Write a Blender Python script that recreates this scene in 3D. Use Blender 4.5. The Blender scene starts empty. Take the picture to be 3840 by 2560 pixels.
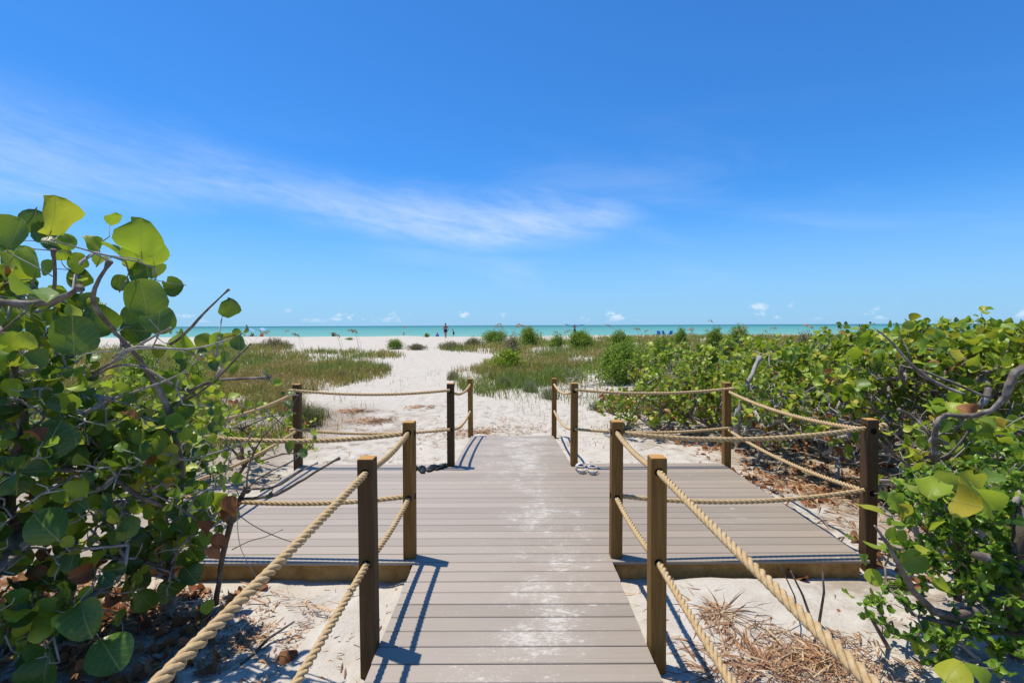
import bpy, bmesh, math, random
import numpy as np
from mathutils import Vector, Matrix, Quaternion

# ------------------------------------------------------------------ scene, camera, light
scene = bpy.context.scene
COL = scene.collection
R = math.radians
CAM_H, FPX, CX, CY = 1.823, 1880.0, 1920.0, 1280.0      # eye height above deck, focal length in photo pixels
cam_d = bpy.data.cameras.new('camera')
cam = bpy.data.objects.new('camera', cam_d); COL.objects.link(cam)
cam_d.sensor_width = 36.0; cam_d.lens = 36.0 * FPX / 3840.0
cam_d.clip_start = 0.05; cam_d.clip_end = 90000.0
CAM_M = Matrix.Rotation(R(90 - 1.84), 4, 'X') @ Matrix.Rotation(R(-0.22), 4, 'Z')
CAM_M.translation = (0, 0, CAM_H)
cam.matrix_world = CAM_M
scene.camera = cam

SUN = Vector((-0.272, 0.132, 1.075)).normalized()       # towards the sun
SUN_EL = math.asin(SUN.z); SUN_AZ = math.atan2(SUN.x, SUN.y)
sl = bpy.data.lights.new('sun', 'SUN'); sl.energy = 5.0; sl.angle = R(0.53); sl.color = (1.0, 0.925, 0.80)
so = bpy.data.objects.new('sun', sl); COL.objects.link(so)
so.rotation_mode = 'QUATERNION'; so.rotation_quaternion = SUN.to_track_quat('Z', 'Y'); so.location = (0, 0, 30)

scene.view_settings.view_transform = 'Standard'; scene.view_settings.look = 'None'
scene.view_settings.exposure = 0.20; scene.view_settings.gamma = 1.0
scene.view_settings.use_curve_mapping = False
scene.render.engine = 'CYCLES'
scene.cycles.max_bounces = 6; scene.cycles.transparent_max_bounces = 8

# ------------------------------------------------------------------ node helpers
class NT:
    def __init__(s, nt): s.nt = nt
    def n(s, typ, ins=None, **kw):
        nd = s.nt.nodes.new(typ)
        for k, v in kw.items(): setattr(nd, k, v)
        for k, v in (ins or {}).items():
            sock = nd.inputs[k]
            if isinstance(v, bpy.types.NodeSocket): s.nt.links.new(v, sock)
            else: sock.default_value = v
        return nd
    def m(s, op, a, b=0.0, c=0.0, clamp=False):
        nd = s.n('ShaderNodeMath', {0: a, 1: b, 2: c}, operation=op); nd.use_clamp = clamp
        return nd.outputs[0]
    def ss(s, x, lo, hi):                                # smoothstep
        return s.n('ShaderNodeMapRange', {0: x, 1: lo, 2: hi, 3: 0.0, 4: 1.0}, interpolation_type='SMOOTHSTEP').outputs[0]
    def mix(s, f, a, b, mode='MIX'):
        nd = s.n('ShaderNodeMix', None, data_type='RGBA', blend_type=mode)
        for k, v in ((0, f), (6, a), (7, b)):
            if isinstance(v, bpy.types.NodeSocket): s.nt.links.new(v, nd.inputs[k])
            else: nd.inputs[k].default_value = v if k == 0 else (*v[:3], 1)
        return nd.outputs[2]
    def xyz(s, x, y, z): return s.n('ShaderNodeCombineXYZ', {0: x, 1: y, 2: z}).outputs[0]
    def sep(s, v): return s.n('ShaderNodeSeparateXYZ', {0: v}).outputs
    def noise(s, vec, scale, detail=4.0, rough=0.55, dist=0.0):
        return s.n('ShaderNodeTexNoise', {'Vector': vec, 'Scale': scale, 'Detail': detail, 'Roughness': rough, 'Distortion': dist}).outputs[0]
    def ramp(s, f, stops, interp='LINEAR'):
        nd = s.n('ShaderNodeValToRGB', {0: f}); cr = nd.color_ramp; cr.interpolation = interp
        while len(cr.elements) < len(stops): cr.elements.new(0.5)
        for e, (p, c) in zip(cr.elements, stops): e.position = p; e.color = (*c[:3], 1)
        return nd.outputs[0]
    def scale(s, vec, sc):
        return s.n('ShaderNodeVectorMath', {0: vec, 1: sc}, operation='MULTIPLY').outputs[0]

# ------------------------------------------------------------------ world: clear blue sky with thin cirrus and small far cumulus
world = bpy.data.worlds.new('World'); scene.world = world; world.use_nodes = True
w = NT(world.node_tree); world.node_tree.nodes.clear()
sky = w.n('ShaderNodeTexSky', None, sky_type='NISHITA', sun_disc=False)
sky.sun_elevation = SUN_EL; sky.sun_rotation = SUN_AZ
sky.altitude = 0.0; sky.air_density = 1.0; sky.dust_density = 0.3; sky.ozone_density = 3.0
skyc = w.mix(1.0, sky.outputs[0], (0.37, 1.03, 1.70), 'MULTIPLY')
d = w.n('ShaderNodeTexCoord').outputs['Generated']
dx, dy, dz = w.sep(d)
el = w.m('MULTIPLY', w.m('ARCSINE', dz), 57.2958)
az = w.m('MULTIPLY', w.m('ARCTAN2', dx, dy), 57.2958)
# long cirrus veil sweeping down to the right: lower edge, thickness and density along the azimuth
af = w.m('DIVIDE', w.m('ADD', az, 75.0), 105.0, clamp=True)
def curve(pts, sc): return w.m('MULTIPLY', w.ramp(af, [((a_ + 75) / 105.0, (v / sc,) * 3) for a_, v in pts], 'EASE'), sc)
low = curve([(-75, 9.0), (-46, 10.2), (-37, 10.9), (-28, 12.0), (-20, 10.6), (-12, 9.5), (-4, 8.9), (5, 9.2), (15, 10.3)], 20.0)
thk = curve([(-75, 6.0), (-46, 7.5), (-35, 6.5), (-26, 4.4), (-18, 4.6), (-8, 5.2), (3, 5.4), (10, 4.2), (17, 2.2)], 20.0)
den = curve([(-75, .2), (-46, .52), (-36, .42), (-28, .50), (-20, .58), (-10, .80), (2, .84), (9, .66), (17.5, 0.0)], 1.0)
n1 = w.noise(w.xyz(w.m('MULTIPLY', az, 0.06), w.m('MULTIPLY', el, 0.16), 3.0), 1.0, 5, .6)
rot = w.m('ADD', el, w.m('MULTIPLY', az, 0.16))
n2 = w.noise(w.xyz(w.m('MULTIPLY', az, 0.10), w.m('MULTIPLY', rot, 0.55), 1.0), 1.0, 8, 0.62, 0.5)
n3 = w.noise(w.xyz(w.m('MULTIPLY', az, 0.35), w.m('MULTIPLY', rot, 1.2), 6.0), 1.0, 6, 0.6, 0.3)
t = w.m('ADD', w.m('SUBTRACT', el, low), w.m('MULTIPLY', w.m('SUBTRACT', n1, 0.5), 3.2))
band = w.m('MULTIPLY', w.ss(t, -1.5, 2.2), w.m('SUBTRACT', 1.0, w.ss(t, w.m('MULTIPLY', thk, .25), w.m('MULTIPLY', thk, 1.45))))
tex = w.m('ADD', .58, w.m('ADD', w.m('MULTIPLY', w.m('SUBTRACT', n2, .5), 1.15), w.m('MULTIPLY', w.m('SUBTRACT', n3, .5), .5)))
cir = w.m('MULTIPLY', w.m('MULTIPLY', band, den), w.m('MULTIPLY', w.ss(tex, .0, 1.0), 1.05))
# faint veil elsewhere at low and middle height
veil = w.noise(w.xyz(w.m('MULTIPLY', az, 0.03), w.m('MULTIPLY', rot, 0.14), 9.0), 1.0, 6, 0.55, 0.4)
veil = w.m('MULTIPLY', w.ss(veil, 0.50, 0.85), w.m('MULTIPLY', 0.30, w.m('MULTIPLY', w.ss(el, 1.5, 6.0), w.m('SUBTRACT', 1.0, w.ss(el, 12.0, 24.0)))))
# little fair-weather cumulus far out over the sea
cn = w.noise(w.xyz(w.m('MULTIPLY', az, 0.40), w.m('MULTIPLY', el, 0.62), 2.0), 1.0, 8, 0.60)
cbig = w.noise(w.xyz(w.m('MULTIPLY', az, 0.13), 4.0, 0.0), 1.0, 3)
lim = w.m('ADD', .55, w.m('MULTIPLY', w.ss(cbig, 0.42, 0.62), 2.5))
cum = w.m('MULTIPLY', w.ss(cn, 0.545, 0.64), w.m('MULTIPLY', w.ss(el, 0.25, .9), w.m('SUBTRACT', 1.0, w.ss(el, w.m('MULTIPLY', lim, 0.6), lim))))
cum = w.m('MULTIPLY', cum, 0.85)
tot = w.m('MAXIMUM', w.m('MAXIMUM', cir, veil), cum)
tot = w.m('MULTIPLY', tot, 0.80, clamp=True)
hazef = w.m('MULTIPLY', w.m('SUBTRACT', 1.0, w.ss(el, -1.0, 15.0)), .74)
skyc = w.mix(hazef, skyc, (3.7, 6.0, 9.0))
skyf = w.mix(tot, skyc, (7.8, 8.8, 10.0))
bg = w.n('ShaderNodeBackground', {'Color': skyf, 'Strength': 0.089})
wo = w.n('ShaderNodeOutputWorld'); world.node_tree.links.new(bg.outputs[0], wo.inputs[0])

# ------------------------------------------------------------------ geometry helpers
def ray(px, py):
    v = Vector(((px - CX) / FPX, (CY - py) / FPX, -1.0))
    return CAM_M.to_3x3() @ v
def at(px, py, Y):                                       # point at a given distance in front of the camera
    r = ray(px, py); return Vector((0, 0, CAM_H)) + r * (Y / r.y)
_INV = np.array(CAM_M.inverted())
def project(P):
    P = np.asarray(P, float); h = np.c_[P, np.ones(len(P))] @ _INV.T
    z = -h[:, 2]; z = np.where(z < 1e-3, 1e-3, z)
    return CX + FPX * h[:, 0] / z, CY - FPX * h[:, 1] / z, -h[:, 2]
_hy = np.array([-30, 5.0, 6.6, 8.0, 9.5, 12, 20, 35, 55, 60, 64, 100, 108, 140, 400.])
_hz = np.array([-.15, -.15, -.17, -.235, -.285, -.26, -.10, .10, .36, .42, .40, -.46, -.72, -2.2, -14.])
def vnoise(x, y, seed=0):                                # smooth value noise, vectorised
    xi = np.floor(x).astype(np.int64); yi = np.floor(y).astype(np.int64)
    fx = x - xi; fy = y - yi; fx = fx * fx * (3 - 2 * fx); fy = fy * fy * (3 - 2 * fy)
    def h(a, b):
        n = (a * 374761393 + b * 668265263 + seed * 974634541) & 0xffffffff
        n = ((n ^ (n >> 13)) * 1274126177) & 0xffffffff
        return ((n ^ (n >> 16)) & 0xffff) / 65535.0
    a = h(xi, yi); b = h(xi + 1, yi); c = h(xi, yi + 1); e = h(xi + 1, yi + 1)
    return (a * (1 - fx) + b * fx) * (1 - fy) + (c * (1 - fx) + e * fx) * fy
def hz(X, Y):
    X = np.asarray(X, float); Y = np.asarray(Y, float)
    z = np.interp(Y, _hy, _hz)
    m = np.clip((Y - 11) / 8, 0, 1) * np.clip((70 - Y) / 12, 0, 1)
    side = np.clip((np.abs(X + .06 * (Y - 10)) - 2.0) / 4.0, 0, 1)
    z = z + m * side * (.10 + .30 * (vnoise(X * .22 + 7, Y * .16, 3) - .35))
    return z
def gz(x, y): return float(hz(np.array([x]), np.array([y]))[0])
def on_ground(px, py):
    r = ray(px, py); o = Vector((0, 0, CAM_H)); s = 2.0
    Y = 1.0
    while Y < 100:
        p = o + r * (Y / r.y)
        if p.z <= gz(p.x, p.y): return p
        Y *= 1.004
    return o + r * (100 / r.y)

def tag(o, label=None, cat=None, group=None, kind=None):
    if label: o['label'] = label
    if cat: o['category'] = cat
    if group: o['group'] = group
    if kind: o['kind'] = kind
    return o
def empty(name, loc=(0, 0, 0)):
    o = bpy.data.objects.new(name, None); COL.objects.link(o); o.location = loc; o.empty_display_size = .1
    return o
def link(name, me, mat=None, parent=None):
    if mat is not None and not me.materials: me.materials.append(mat)
    o = bpy.data.objects.new(name, me); COL.objects.link(o)
    if parent is not None:
        o.parent = parent
        # child meshes are given in world coordinates unless the parent is at the origin
    return o
def place(o, parent):                                    # keep world coordinates of a mesh while parenting it
    o.parent = parent
    loc = Vector(parent.location)
    p = parent.parent
    while p is not None: loc = loc + p.location; p = p.parent
    o.location = -loc if o.type == 'MESH' else o.location
    return o
class MB:
    def __init__(s): s.v = []; s.f = []
    def add(s, vs, fs):
        b = len(s.v); s.v.extend([tuple(v) for v in vs]); s.f.extend([tuple(b + i for i in f) for f in fs]); return s
    def box(s, x0, x1, y0, y1, z0, z1, M=None):
        vs = [Vector(p) for p in ((x0,y0,z0),(x1,y0,z0),(x1,y1,z0),(x0,y1,z0),(x0,y0,z1),(x1,y0,z1),(x1,y1,z1),(x0,y1,z1))]
        if M is not None: vs = [M @ v for v in vs]
        return s.add(vs, [(3,2,1,0),(4,5,6,7),(0,1,5,4),(1,2,6,5),(2,3,7,6),(3,0,4,7)])
    def tube(s, pts, rad, n=6, cap=True):
        pts = [Vector(p) for p in pts]
        if not hasattr(rad, '__len__'): rad = [rad] * len(pts)
        b = len(s.v); up = None
        for i, p in enumerate(pts):
            t = (pts[min(i + 1, len(pts) - 1)] - pts[max(i - 1, 0)])
            t = t.normalized() if t.length > 1e-9 else Vector((0, 0, 1))
            if up is None: up = t.orthogonal().normalized()
            up = up - t * up.dot(t)
            up = up.normalized() if up.length > 1e-6 else t.orthogonal().normalized()
            sd = t.cross(up)
            for k in range(n):
                a = 2 * math.pi * k / n
                s.v.append(tuple(p + (up * math.cos(a) + sd * math.sin(a)) * rad[i]))
        for i in range(len(pts) - 1):
            for k in range(n):
                k2 = (k + 1) % n
                s.f.append((b + i*n + k, b + i*n + k2, b + (i+1)*n + k2, b + (i+1)*n + k))
        if cap:
            s.f.append(tuple(b + k for k in reversed(range(n))))
            s.f.append(tuple(b + (len(pts)-1)*n + k for k in range(n)))
        return s
    def loft(s, rings, cap=True):                        # rings of equal length
        b = len(s.v); n = len(rings[0])
        for r in rings: s.v.extend([tuple(p) for p in r])
        for i in range(len(rings) - 1):
            for k in range(n):
                k2 = (k + 1) % n
                s.f.append((b + i*n + k, b + i*n + k2, b + (i+1)*n + k2, b + (i+1)*n + k))
        if cap:
            s.f.append(tuple(b + k for k in reversed(range(n)))); s.f.append(tuple(b + (len(rings)-1)*n + k for k in range(n)))
        return s
    def mesh(s, name, mat=None, smooth=False):
        me = bpy.data.meshes.new(name); me.from_pydata(s.v, [], s.f); me.update()
        if smooth: me.polygons.foreach_set('use_smooth', [True] * len(me.polygons))
        if mat is not None: me.materials.append(mat)
        return me
    def build(s, name, mat, parent=None, smooth=False):
        o = link(name, s.mesh(name, mat, smooth))
        if parent is not None: place(o, parent)
        return o
def np_mesh(name, V, F, mat, smooth=False, attrs=None, uv=None, colors=None):
    """V (n,3), F (m,k) -> mesh made with foreach_set."""
    V = np.ascontiguousarray(V, np.float32); F = np.ascontiguousarray(F, np.int32); m, k = F.shape
    me = bpy.data.meshes.new(name)
    me.vertices.add(len(V)); me.vertices.foreach_set('co', V.ravel())
    me.loops.add(m * k); me.loops.foreach_set('vertex_index', F.ravel())
    me.polygons.add(m); me.polygons.foreach_set('loop_start', np.arange(m, dtype=np.int32) * k)
    me.polygons.foreach_set('loop_total', np.full(m, k, np.int32))
    if smooth: me.polygons.foreach_set('use_smooth', np.ones(m, bool))
    me.update(calc_edges=True)
    for an, arr in (attrs or {}).items():
        a = me.attributes.new(an, 'FLOAT', 'POINT'); a.data.foreach_set('value', np.ascontiguousarray(arr, np.float32))
    if colors is not None:
        a = me.attributes.new('col', 'FLOAT_COLOR', 'POINT')
        a.data.foreach_set('color', np.ascontiguousarray(np.c_[colors, np.ones(len(colors))], np.float32).ravel())
    if uv is not None:
        l = me.uv_layers.new(name='UVMap'); l.data.foreach_set('uv', np.ascontiguousarray(uv[F.ravel()], np.float32).ravel())
    me.materials.append(mat)
    return me

# ------------------------------------------------------------------ materials
def newmat(name):
    m = bpy.data.materials.new(name); m.use_nodes = True; m.node_tree.nodes.clear()
    t = NT(m.node_tree); out = t.n('ShaderNodeOutputMaterial')
    return m, t, out
def principled(t, out, base, rough=0.6, spec=0.3, normal=None, **kw):
    b = t.n('ShaderNodeBsdfPrincipled', {'Base Color': base if isinstance(base, bpy.types.NodeSocket) else (*base, 1), 'Roughness': rough, 'Specular IOR Level': spec})
    if normal is not None: t.nt.links.new(normal, b.inputs['Normal'])
    for k, v in kw.items():
        s = b.inputs[k]
        if isinstance(v, bpy.types.NodeSocket): t.nt.links.new(v, s)
        else: s.default_value = v
    t.nt.links.new(b.outputs[0], out.inputs[0]); return b
def bump(t, h, strength=0.4, dist=0.01):
    return t.n('ShaderNodeBump', {'Height': h, 'Strength': strength, 'Distance': dist}).outputs[0]
def pos(t): return t.n('ShaderNodeNewGeometry').outputs['Position']
def objc(t): return t.n('ShaderNodeTexCoord').outputs['Object']
def orand(t): return t.n('ShaderNodeObjectInfo').outputs['Random']
def plain(name, col, rough=0.6, spec=0.3, var=0.15, scale=9.0):
    m, t, out = newmat(name)
    nz = t.noise(objc(t), scale, 4)
    c = t.mix(nz, tuple(x * (1 - var) for x in col), tuple(min(1, x * (1 + var)) for x in col))
    principled(t, out, c, rough, spec); return m

def mat_sand():
    m, t, out = newmat('sand'); p = pos(t)
    big = t.noise(p, 0.35, 4); mid = t.noise(p, 5.0, 5, .6); fine = t.noise(p, 90.0, 3, .7)
    grit = t.noise(p, 420.0, 2, .6)
    c = t.ramp(mid, [(.3, (.40, .36, .30)), (.55, (.46, .425, .368)), (.75, (.51, .48, .425))])
    c = t.mix(t.m('MULTIPLY', t.ss(big, .45, .7), .3), c, (.45, .40, .325))
    c = t.mix(t.m('MULTIPLY', t.ss(fine, .60, .78), .45), c, (.36, .31, .25))
    c = t.mix(t.m('MULTIPLY', t.ss(grit, .64, .74), .40), c, (.22, .18, .14))
    # organic crumbs under the bushes on both sides, in patches of their own
    x, y, z = t.sep(p)
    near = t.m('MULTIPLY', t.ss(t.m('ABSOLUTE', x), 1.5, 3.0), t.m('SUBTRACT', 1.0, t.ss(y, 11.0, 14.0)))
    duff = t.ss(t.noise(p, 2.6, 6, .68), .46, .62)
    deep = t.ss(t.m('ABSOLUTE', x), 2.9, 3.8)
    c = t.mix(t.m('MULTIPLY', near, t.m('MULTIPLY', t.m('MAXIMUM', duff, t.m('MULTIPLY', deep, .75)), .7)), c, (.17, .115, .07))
    h = t.m('ADD', t.m('MULTIPLY', mid, 1.0), t.m('ADD', t.m('MULTIPLY', t.noise(p, 22.0, 4, .6), .5), t.m('MULTIPLY', fine, .12)))
    principled(t, out, c, .95, .1, bump(t, h, .6, .05)); return m
def mat_sea():
    m, t, out = newmat('sea_water'); p = pos(t); x, y, z = t.sep(p)
    wob = t.noise(t.scale(p, (.004, .012, 1)), 1.0, 3)
    d = t.m('ADD', y, t.m('MULTIPLY', t.m('SUBTRACT', wob, .5), 120.0))
    c = t.ramp(t.m('DIVIDE', d, 1500.0), [(.05, (.16, .33, .285)), (.11, (.11, .29, .265)), (.25, (.075, .24, .235)), (.6, (.04, .17, .19)), (1.0, (.02, .115, .14))])
    streak = t.noise(t.scale(p, (.03, .11, 1)), 1.0, 5, .6)
    c = t.mix(t.m('MULTIPLY', t.ss(streak, .42, .7), .30), c, (.14, .34, .31))
    streak2 = t.noise(t.scale(p, (.006, .035, 1)), 1.0, 4, .6)
    c = t.mix(t.m('MULTIPLY', t.ss(streak2, .5, .75), .22), c, (.04, .17, .19))
    foam = t.noise(t.scale(p, (.10, .55, 1)), 1.0, 5, .7)
    shore = t.m('SUBTRACT', 1.0, t.ss(y, 112.0, 135.0))
    c = t.mix(t.m('MULTIPLY', t.ss(foam, .60, .66), t.m('MULTIPLY', shore, .8)), c, (.75, .8, .78))
    h = t.noise(t.scale(p, (.5, 1.1, 1)), 1.0, 6, .65)
    principled(t, out, c, .5, .04, bump(t, h, .5, .3)); return m
def mat_deck():
    m, t, out = newmat('composite_deck_board'); p = pos(t); x, y, z = t.sep(p)
    r = orand(t)
    gv = t.xyz(t.m('ADD', t.m('MULTIPLY', x, 1.6), t.m('MULTIPLY', r, 37.0)), t.m('MULTIPLY', y, 60.0), z)
    gr = t.noise(gv, 1.0, 6, .65)
    c = t.ramp(gr, [(.25, (.262, .215, .162)), (.5, (.300, .25, .192)), (.75, (.340, .29, .228))])
    c = t.mix(t.m('MULTIPLY', t.m('SUBTRACT', r, .4), .45, clamp=True), c, (.27, .21, .16))
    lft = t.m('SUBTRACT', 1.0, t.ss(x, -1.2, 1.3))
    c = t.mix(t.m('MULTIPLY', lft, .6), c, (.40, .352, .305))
    fiber = t.noise(t.xyz(t.m('MULTIPLY', x, 9.0), t.m('MULTIPLY', y, 320.0), 2.0), 1.0, 3, .6)
    c = t.mix(t.m('MULTIPLY', t.ss(fiber, .35, .75), .25), c, (.40, .34, .29))
    c = t.mix(1.0, c, t.ramp(r, [(0, (.77, .765, .76)), (.5, (.87, .87, .87)), (1, (.97, .96, .95))]), 'MULTIPLY')
    # dried sand trodden along the middle of the walk
    lane = t.m('ADD', t.m('MULTIPLY', t.m('SUBTRACT', t.noise(t.xyz(0.0, t.m('MULTIPLY', y, .35), 5.0), 1.0, 2), .5), .8), .16)
    dist = t.m('ABSOLUTE', t.m('SUBTRACT', x, lane))
    walk = t.m('SUBTRACT', 1.0, t.ss(dist, .05, .75))
    far = t.ss(y, 5.0, 8.6)
    patch = t.noise(t.xyz(t.m('MULTIPLY', x, 2.2), t.m('MULTIPLY', y, 2.0), 8.0), 1.0, 3, .6)
    blot = t.noise(t.xyz(t.m('ADD', t.m('MULTIPLY', x, 9.0), t.m('MULTIPLY', r, 3.0)), t.m('MULTIPLY', y, 17.0), 1.0), 1.0, 9, .78)
    amt = t.m('ADD', t.m('MULTIPLY', walk, .10), t.m('ADD', t.m('MULTIPLY', far, .05), t.m('MULTIPLY', t.m('SUBTRACT', patch, .5), .46)))
    sc = t.ss(t.m('ADD', blot, amt), .64, .72)
    blot2 = t.noise(t.xyz(t.m('MULTIPLY', x, 30.0), t.m('MULTIPLY', y, 110.0), 3.0), 1.0, 6, .75)
    sc2 = t.m('MULTIPLY', t.ss(t.m('ADD', blot2, t.m('MULTIPLY', amt, .9)), .64, .73), .7)
    dust = t.m('MULTIPLY', t.m('MULTIPLY', walk, t.ss(patch, .35, .75)), .12)
    s = t.m('MAXIMUM', t.m('MAXIMUM', t.m('MULTIPLY', sc, .58), sc2), dust, clamp=True)
    c = t.mix(s, c, (.56, .525, .465))
    speck = t.noise(p, 160.0, 2, .6)
    c = t.mix(t.m('MULTIPLY', t.ss(speck, .70, .74), .5), c, (.15, .12, .1))
    h = t.m('ADD', t.m('MULTIPLY', gr, .5), t.m('MULTIPLY', fiber, .5))
    principled(t, out, c, .62, .35, bump(t, h, .25, .002)); return m
def mat_post(dark):
    m, t, out = newmat('treated_wood_dark' if dark else 'treated_wood'); p = objc(t); x, y, z = t.sep(p); r = orand(t)
    seed = t.m('MULTIPLY', r, 51.0)
    g = t.noise(t.xyz(t.m('ADD', t.m('MULTIPLY', x, 34.0), seed), t.m('MULTIPLY', y, 34.0), t.m('MULTIPLY', z, 1.5)), 1.0, 6, .6, .5)
    gf = t.noise(t.xyz(t.m('ADD', t.m('MULTIPLY', x, 160.0), seed), t.m('MULTIPLY', y, 160.0), t.m('MULTIPLY', z, 4.0)), 1.0, 3, .6)
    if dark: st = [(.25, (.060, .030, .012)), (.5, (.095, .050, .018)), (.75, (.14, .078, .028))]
    else: st = [(.25, (.15, .069, .014)), (.5, (.25, .125, .028)), (.75, (.38, .21, .054))]
    c = t.ramp(g, st)
    c = t.mix(t.m('MULTIPLY', t.ss(gf, .42, .72), .65), c, (.075, .042, .016))
    c = t.mix(t.m('MULTIPLY', r, .45), c, tuple(.62 * k for k in st[1][1]))
    # sunlit top put into the colour: upward faces turn a brighter orange
    topm = t.ss(t.sep(t.n('ShaderNodeNewGeometry').outputs['Normal'])[2], .4, .8)
    c = t.mix(topm, c, (.42, .22, .06))
    knot = t.ss(t.noise(t.xyz(t.m('ADD', t.m('MULTIPLY', x, 9.0), seed), t.m('MULTIPLY', y, 9.0), t.m('MULTIPLY', z, 5.0)), 1.0, 2), .70, .76)
    c = t.mix(t.m('MULTIPLY', knot, .7), c, (.06, .035, .018))
    principled(t, out, c, .72, .25, bump(t, t.m('ADD', g, t.m('MULTIPLY', gf, .7)), .7, .005)); return m
def mat_rope():
    m, t, out = newmat('manila_rope'); p = pos(t)
    u, v, _ = t.sep(t.n('ShaderNodeUVMap').outputs[0])
    fib = t.n('ShaderNodeTexWave', {'Vector': t.xyz(t.m('ADD', t.m('MULTIPLY', u, 10.0), t.m('MULTIPLY', v, 300.0)), 0.0, 0.0), 'Scale': 1.0, 'Distortion': 1.2, 'Detail': 2.0}, bands_direction='X').outputs[1]
    nz = t.noise(p, 45.0, 5, .65); n2 = t.noise(p, 4.0, 3)
    c = t.ramp(nz, [(.3, (.46, .305, .135)), (.55, (.585, .415, .205)), (.8, (.68, .515, .285))])
    c = t.mix(t.m('MULTIPLY', t.m('SUBTRACT', 1.0, fib), .32), c, (.30, .205, .11))
    c = t.mix(t.m('MULTIPLY', t.ss(n2, .5, .8), .3), c, (.58, .49, .35))
    principled(t, out, c, .6, .35, bump(t, fib, .45, .0025)); return m
def mat_leaf(name, stops, trans, tr_col, rough=.42, veins=.8, spec=.28):
    m, t, out = newmat(name)
    a = t.n('ShaderNodeAttribute', None, attribute_name='rnd').outputs['Fac']
    r = t.m('FRACT', t.m('ADD', a, orand(t)))
    c = t.ramp(r, stops)
    u, v, _ = t.sep(t.n('ShaderNodeUVMap').outputs[0])
    au = t.m('ABSOLUTE', t.m('SUBTRACT', u, .5))
    mid = t.m('SUBTRACT', 1.0, t.ss(au, .008, .024))
    lat = t.m('PINGPONG', t.m('SUBTRACT', t.m('MULTIPLY', v, 5.5), t.m('MULTIPLY', au, 5.0)), .5)
    latv = t.m('MULTIPLY', t.m('SUBTRACT', 1.0, t.ss(lat, .02, .07)), .55)
    vein = t.m('MULTIPLY', t.m('MAXIMUM', mid, latv), veins)
    nz = t.noise(objc(t), 14.0, 5, .65)
    c = t.mix(t.m('MULTIPLY', t.ss(nz, .42, .75), .40), c, (.22, .24, .03))
    spot = t.ss(t.noise(objc(t), 38.0, 3, .6), .72, .76)
    c = t.mix(t.m('MULTIPLY', spot, .6), c, (.13, .075, .03))
    cv = t.mix(t.m('MULTIPLY', vein, .75), c, (.36, .33, .10))
    b = t.n('ShaderNodeBsdfPrincipled', {'Base Color': cv, 'Roughness': rough, 'Specular IOR Level': spec})
    nb = bump(t, t.m('ADD', vein, t.m('MULTIPLY', nz, .5)), .3, .01); t.nt.links.new(nb, b.inputs['Normal'])
    tc = t.mix(t.m('MULTIPLY', vein, .5), t.mix(.55, c, tr_col), (.16, .16, .03))
    tl = t.n('ShaderNodeBsdfTranslucent', {'Color': tc})
    mx = t.n('ShaderNodeMixShader', {0: trans, 1: b.outputs[0], 2: tl.outputs[0]})
    t.nt.links.new(mx.outputs[0], out.inputs[0]); return m
def mat_grass(name, tr=.3):
    m, t, out = newmat(name)
    c = t.n('ShaderNodeAttribute', None, attribute_name='col').outputs['Color']
    b = t.n('ShaderNodeBsdfPrincipled', {'Base Color': c, 'Roughness': .6, 'Specular IOR Level': .25})
    tl = t.n('ShaderNodeBsdfTranslucent', {'Color': c})
    mx = t.n('ShaderNodeMixShader', {0: tr, 1: b.outputs[0], 2: tl.outputs[0]})
    t.nt.links.new(mx.outputs[0], out.inputs[0]); return m
def mat_bark(name, a, b_, c_):
    m, t, out = newmat(name); p = pos(t)
    n1 = t.noise(p, 9.0, 5, .65); n2 = t.noise(t.scale(p, (70, 70, 25)), 1.0, 4, .65)
    c = t.ramp(n1, [(.3, a), (.5, b_), (.72, c_)])
    c = t.mix(t.m('MULTIPLY', t.ss(n2, .52, .75), .5), c, tuple(.45 * k for k in b_))
    principled(t, out, c, .85, .15, bump(t, t.m('ADD', n1, n2), .5, .006)); return m

M = {}
M['sand'] = mat_sand(); M['sea'] = mat_sea(); M['deck'] = mat_deck()
M['post'] = mat_post(False); M['post_dark'] = mat_post(True); M['rope'] = mat_rope()
M['hole'] = plain('dark_drill_hole', (.015, .01, .007), .9, .05)
YG = (.42, .55, .03)
M['leaf_bright'] = mat_leaf('sea_grape_leaf_bright', [(0, (.15, .25, .02)), (.35, (.22, .33, .028)), (.7, (.29, .37, .03)), (.92, (.36, .36, .03)), (1, (.40, .26, .025))], .45, YG)  # yellow-green leaf, with the sunlit look put into its colour
M['leaf_shaded'] = mat_leaf('sea_grape_leaf_shaded', [(0, (.018, .060, .010)), (.4, (.030, .092, .013)), (.8, (.055, .13, .016)), (1, (.11, .18, .02))], .24, (.30, .46, .03), .30, .8, .42)  # dark copy of the leaf: shade put into its base colour
M['leaf_mid'] = mat_leaf('sea_grape_leaf_mid', [(0, (.07, .155, .024)), (.4, (.12, .215, .03)), (.75, (.18, .26, .035)), (.93, (.27, .29, .04)), (1, (.36, .23, .04))], .32, (.36, .48, .04), .34)
M['leaf_hedge'] = mat_leaf('sea_grape_leaf_hedge', [(0, (.08, .18, .014)), (.2, (.19, .30, .024)), (.55, (.31, .41, .034)), (.86, (.42, .46, .045)), (.94, (.42, .40, .035)), (1, (.46, .27, .04))], .34, (.40, .52, .03), .36, .5)
M['leaf_dead'] = mat_leaf('dead_sea_grape_leaf', [(0, (.16, .045, .022)), (.4, (.24, .085, .04)), (.75, (.36, .15, .07)), (1, (.42, .24, .12))], .22, (.42, .14, .05), .6, .5, .2)
M['leaf_small'] = mat_leaf('small_shrub_leaf', [(0, (.07, .16, .015)), (.5, (.13, .26, .025)), (1, (.22, .35, .035))], .34, (.30, .46, .04), .28, .2)
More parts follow.
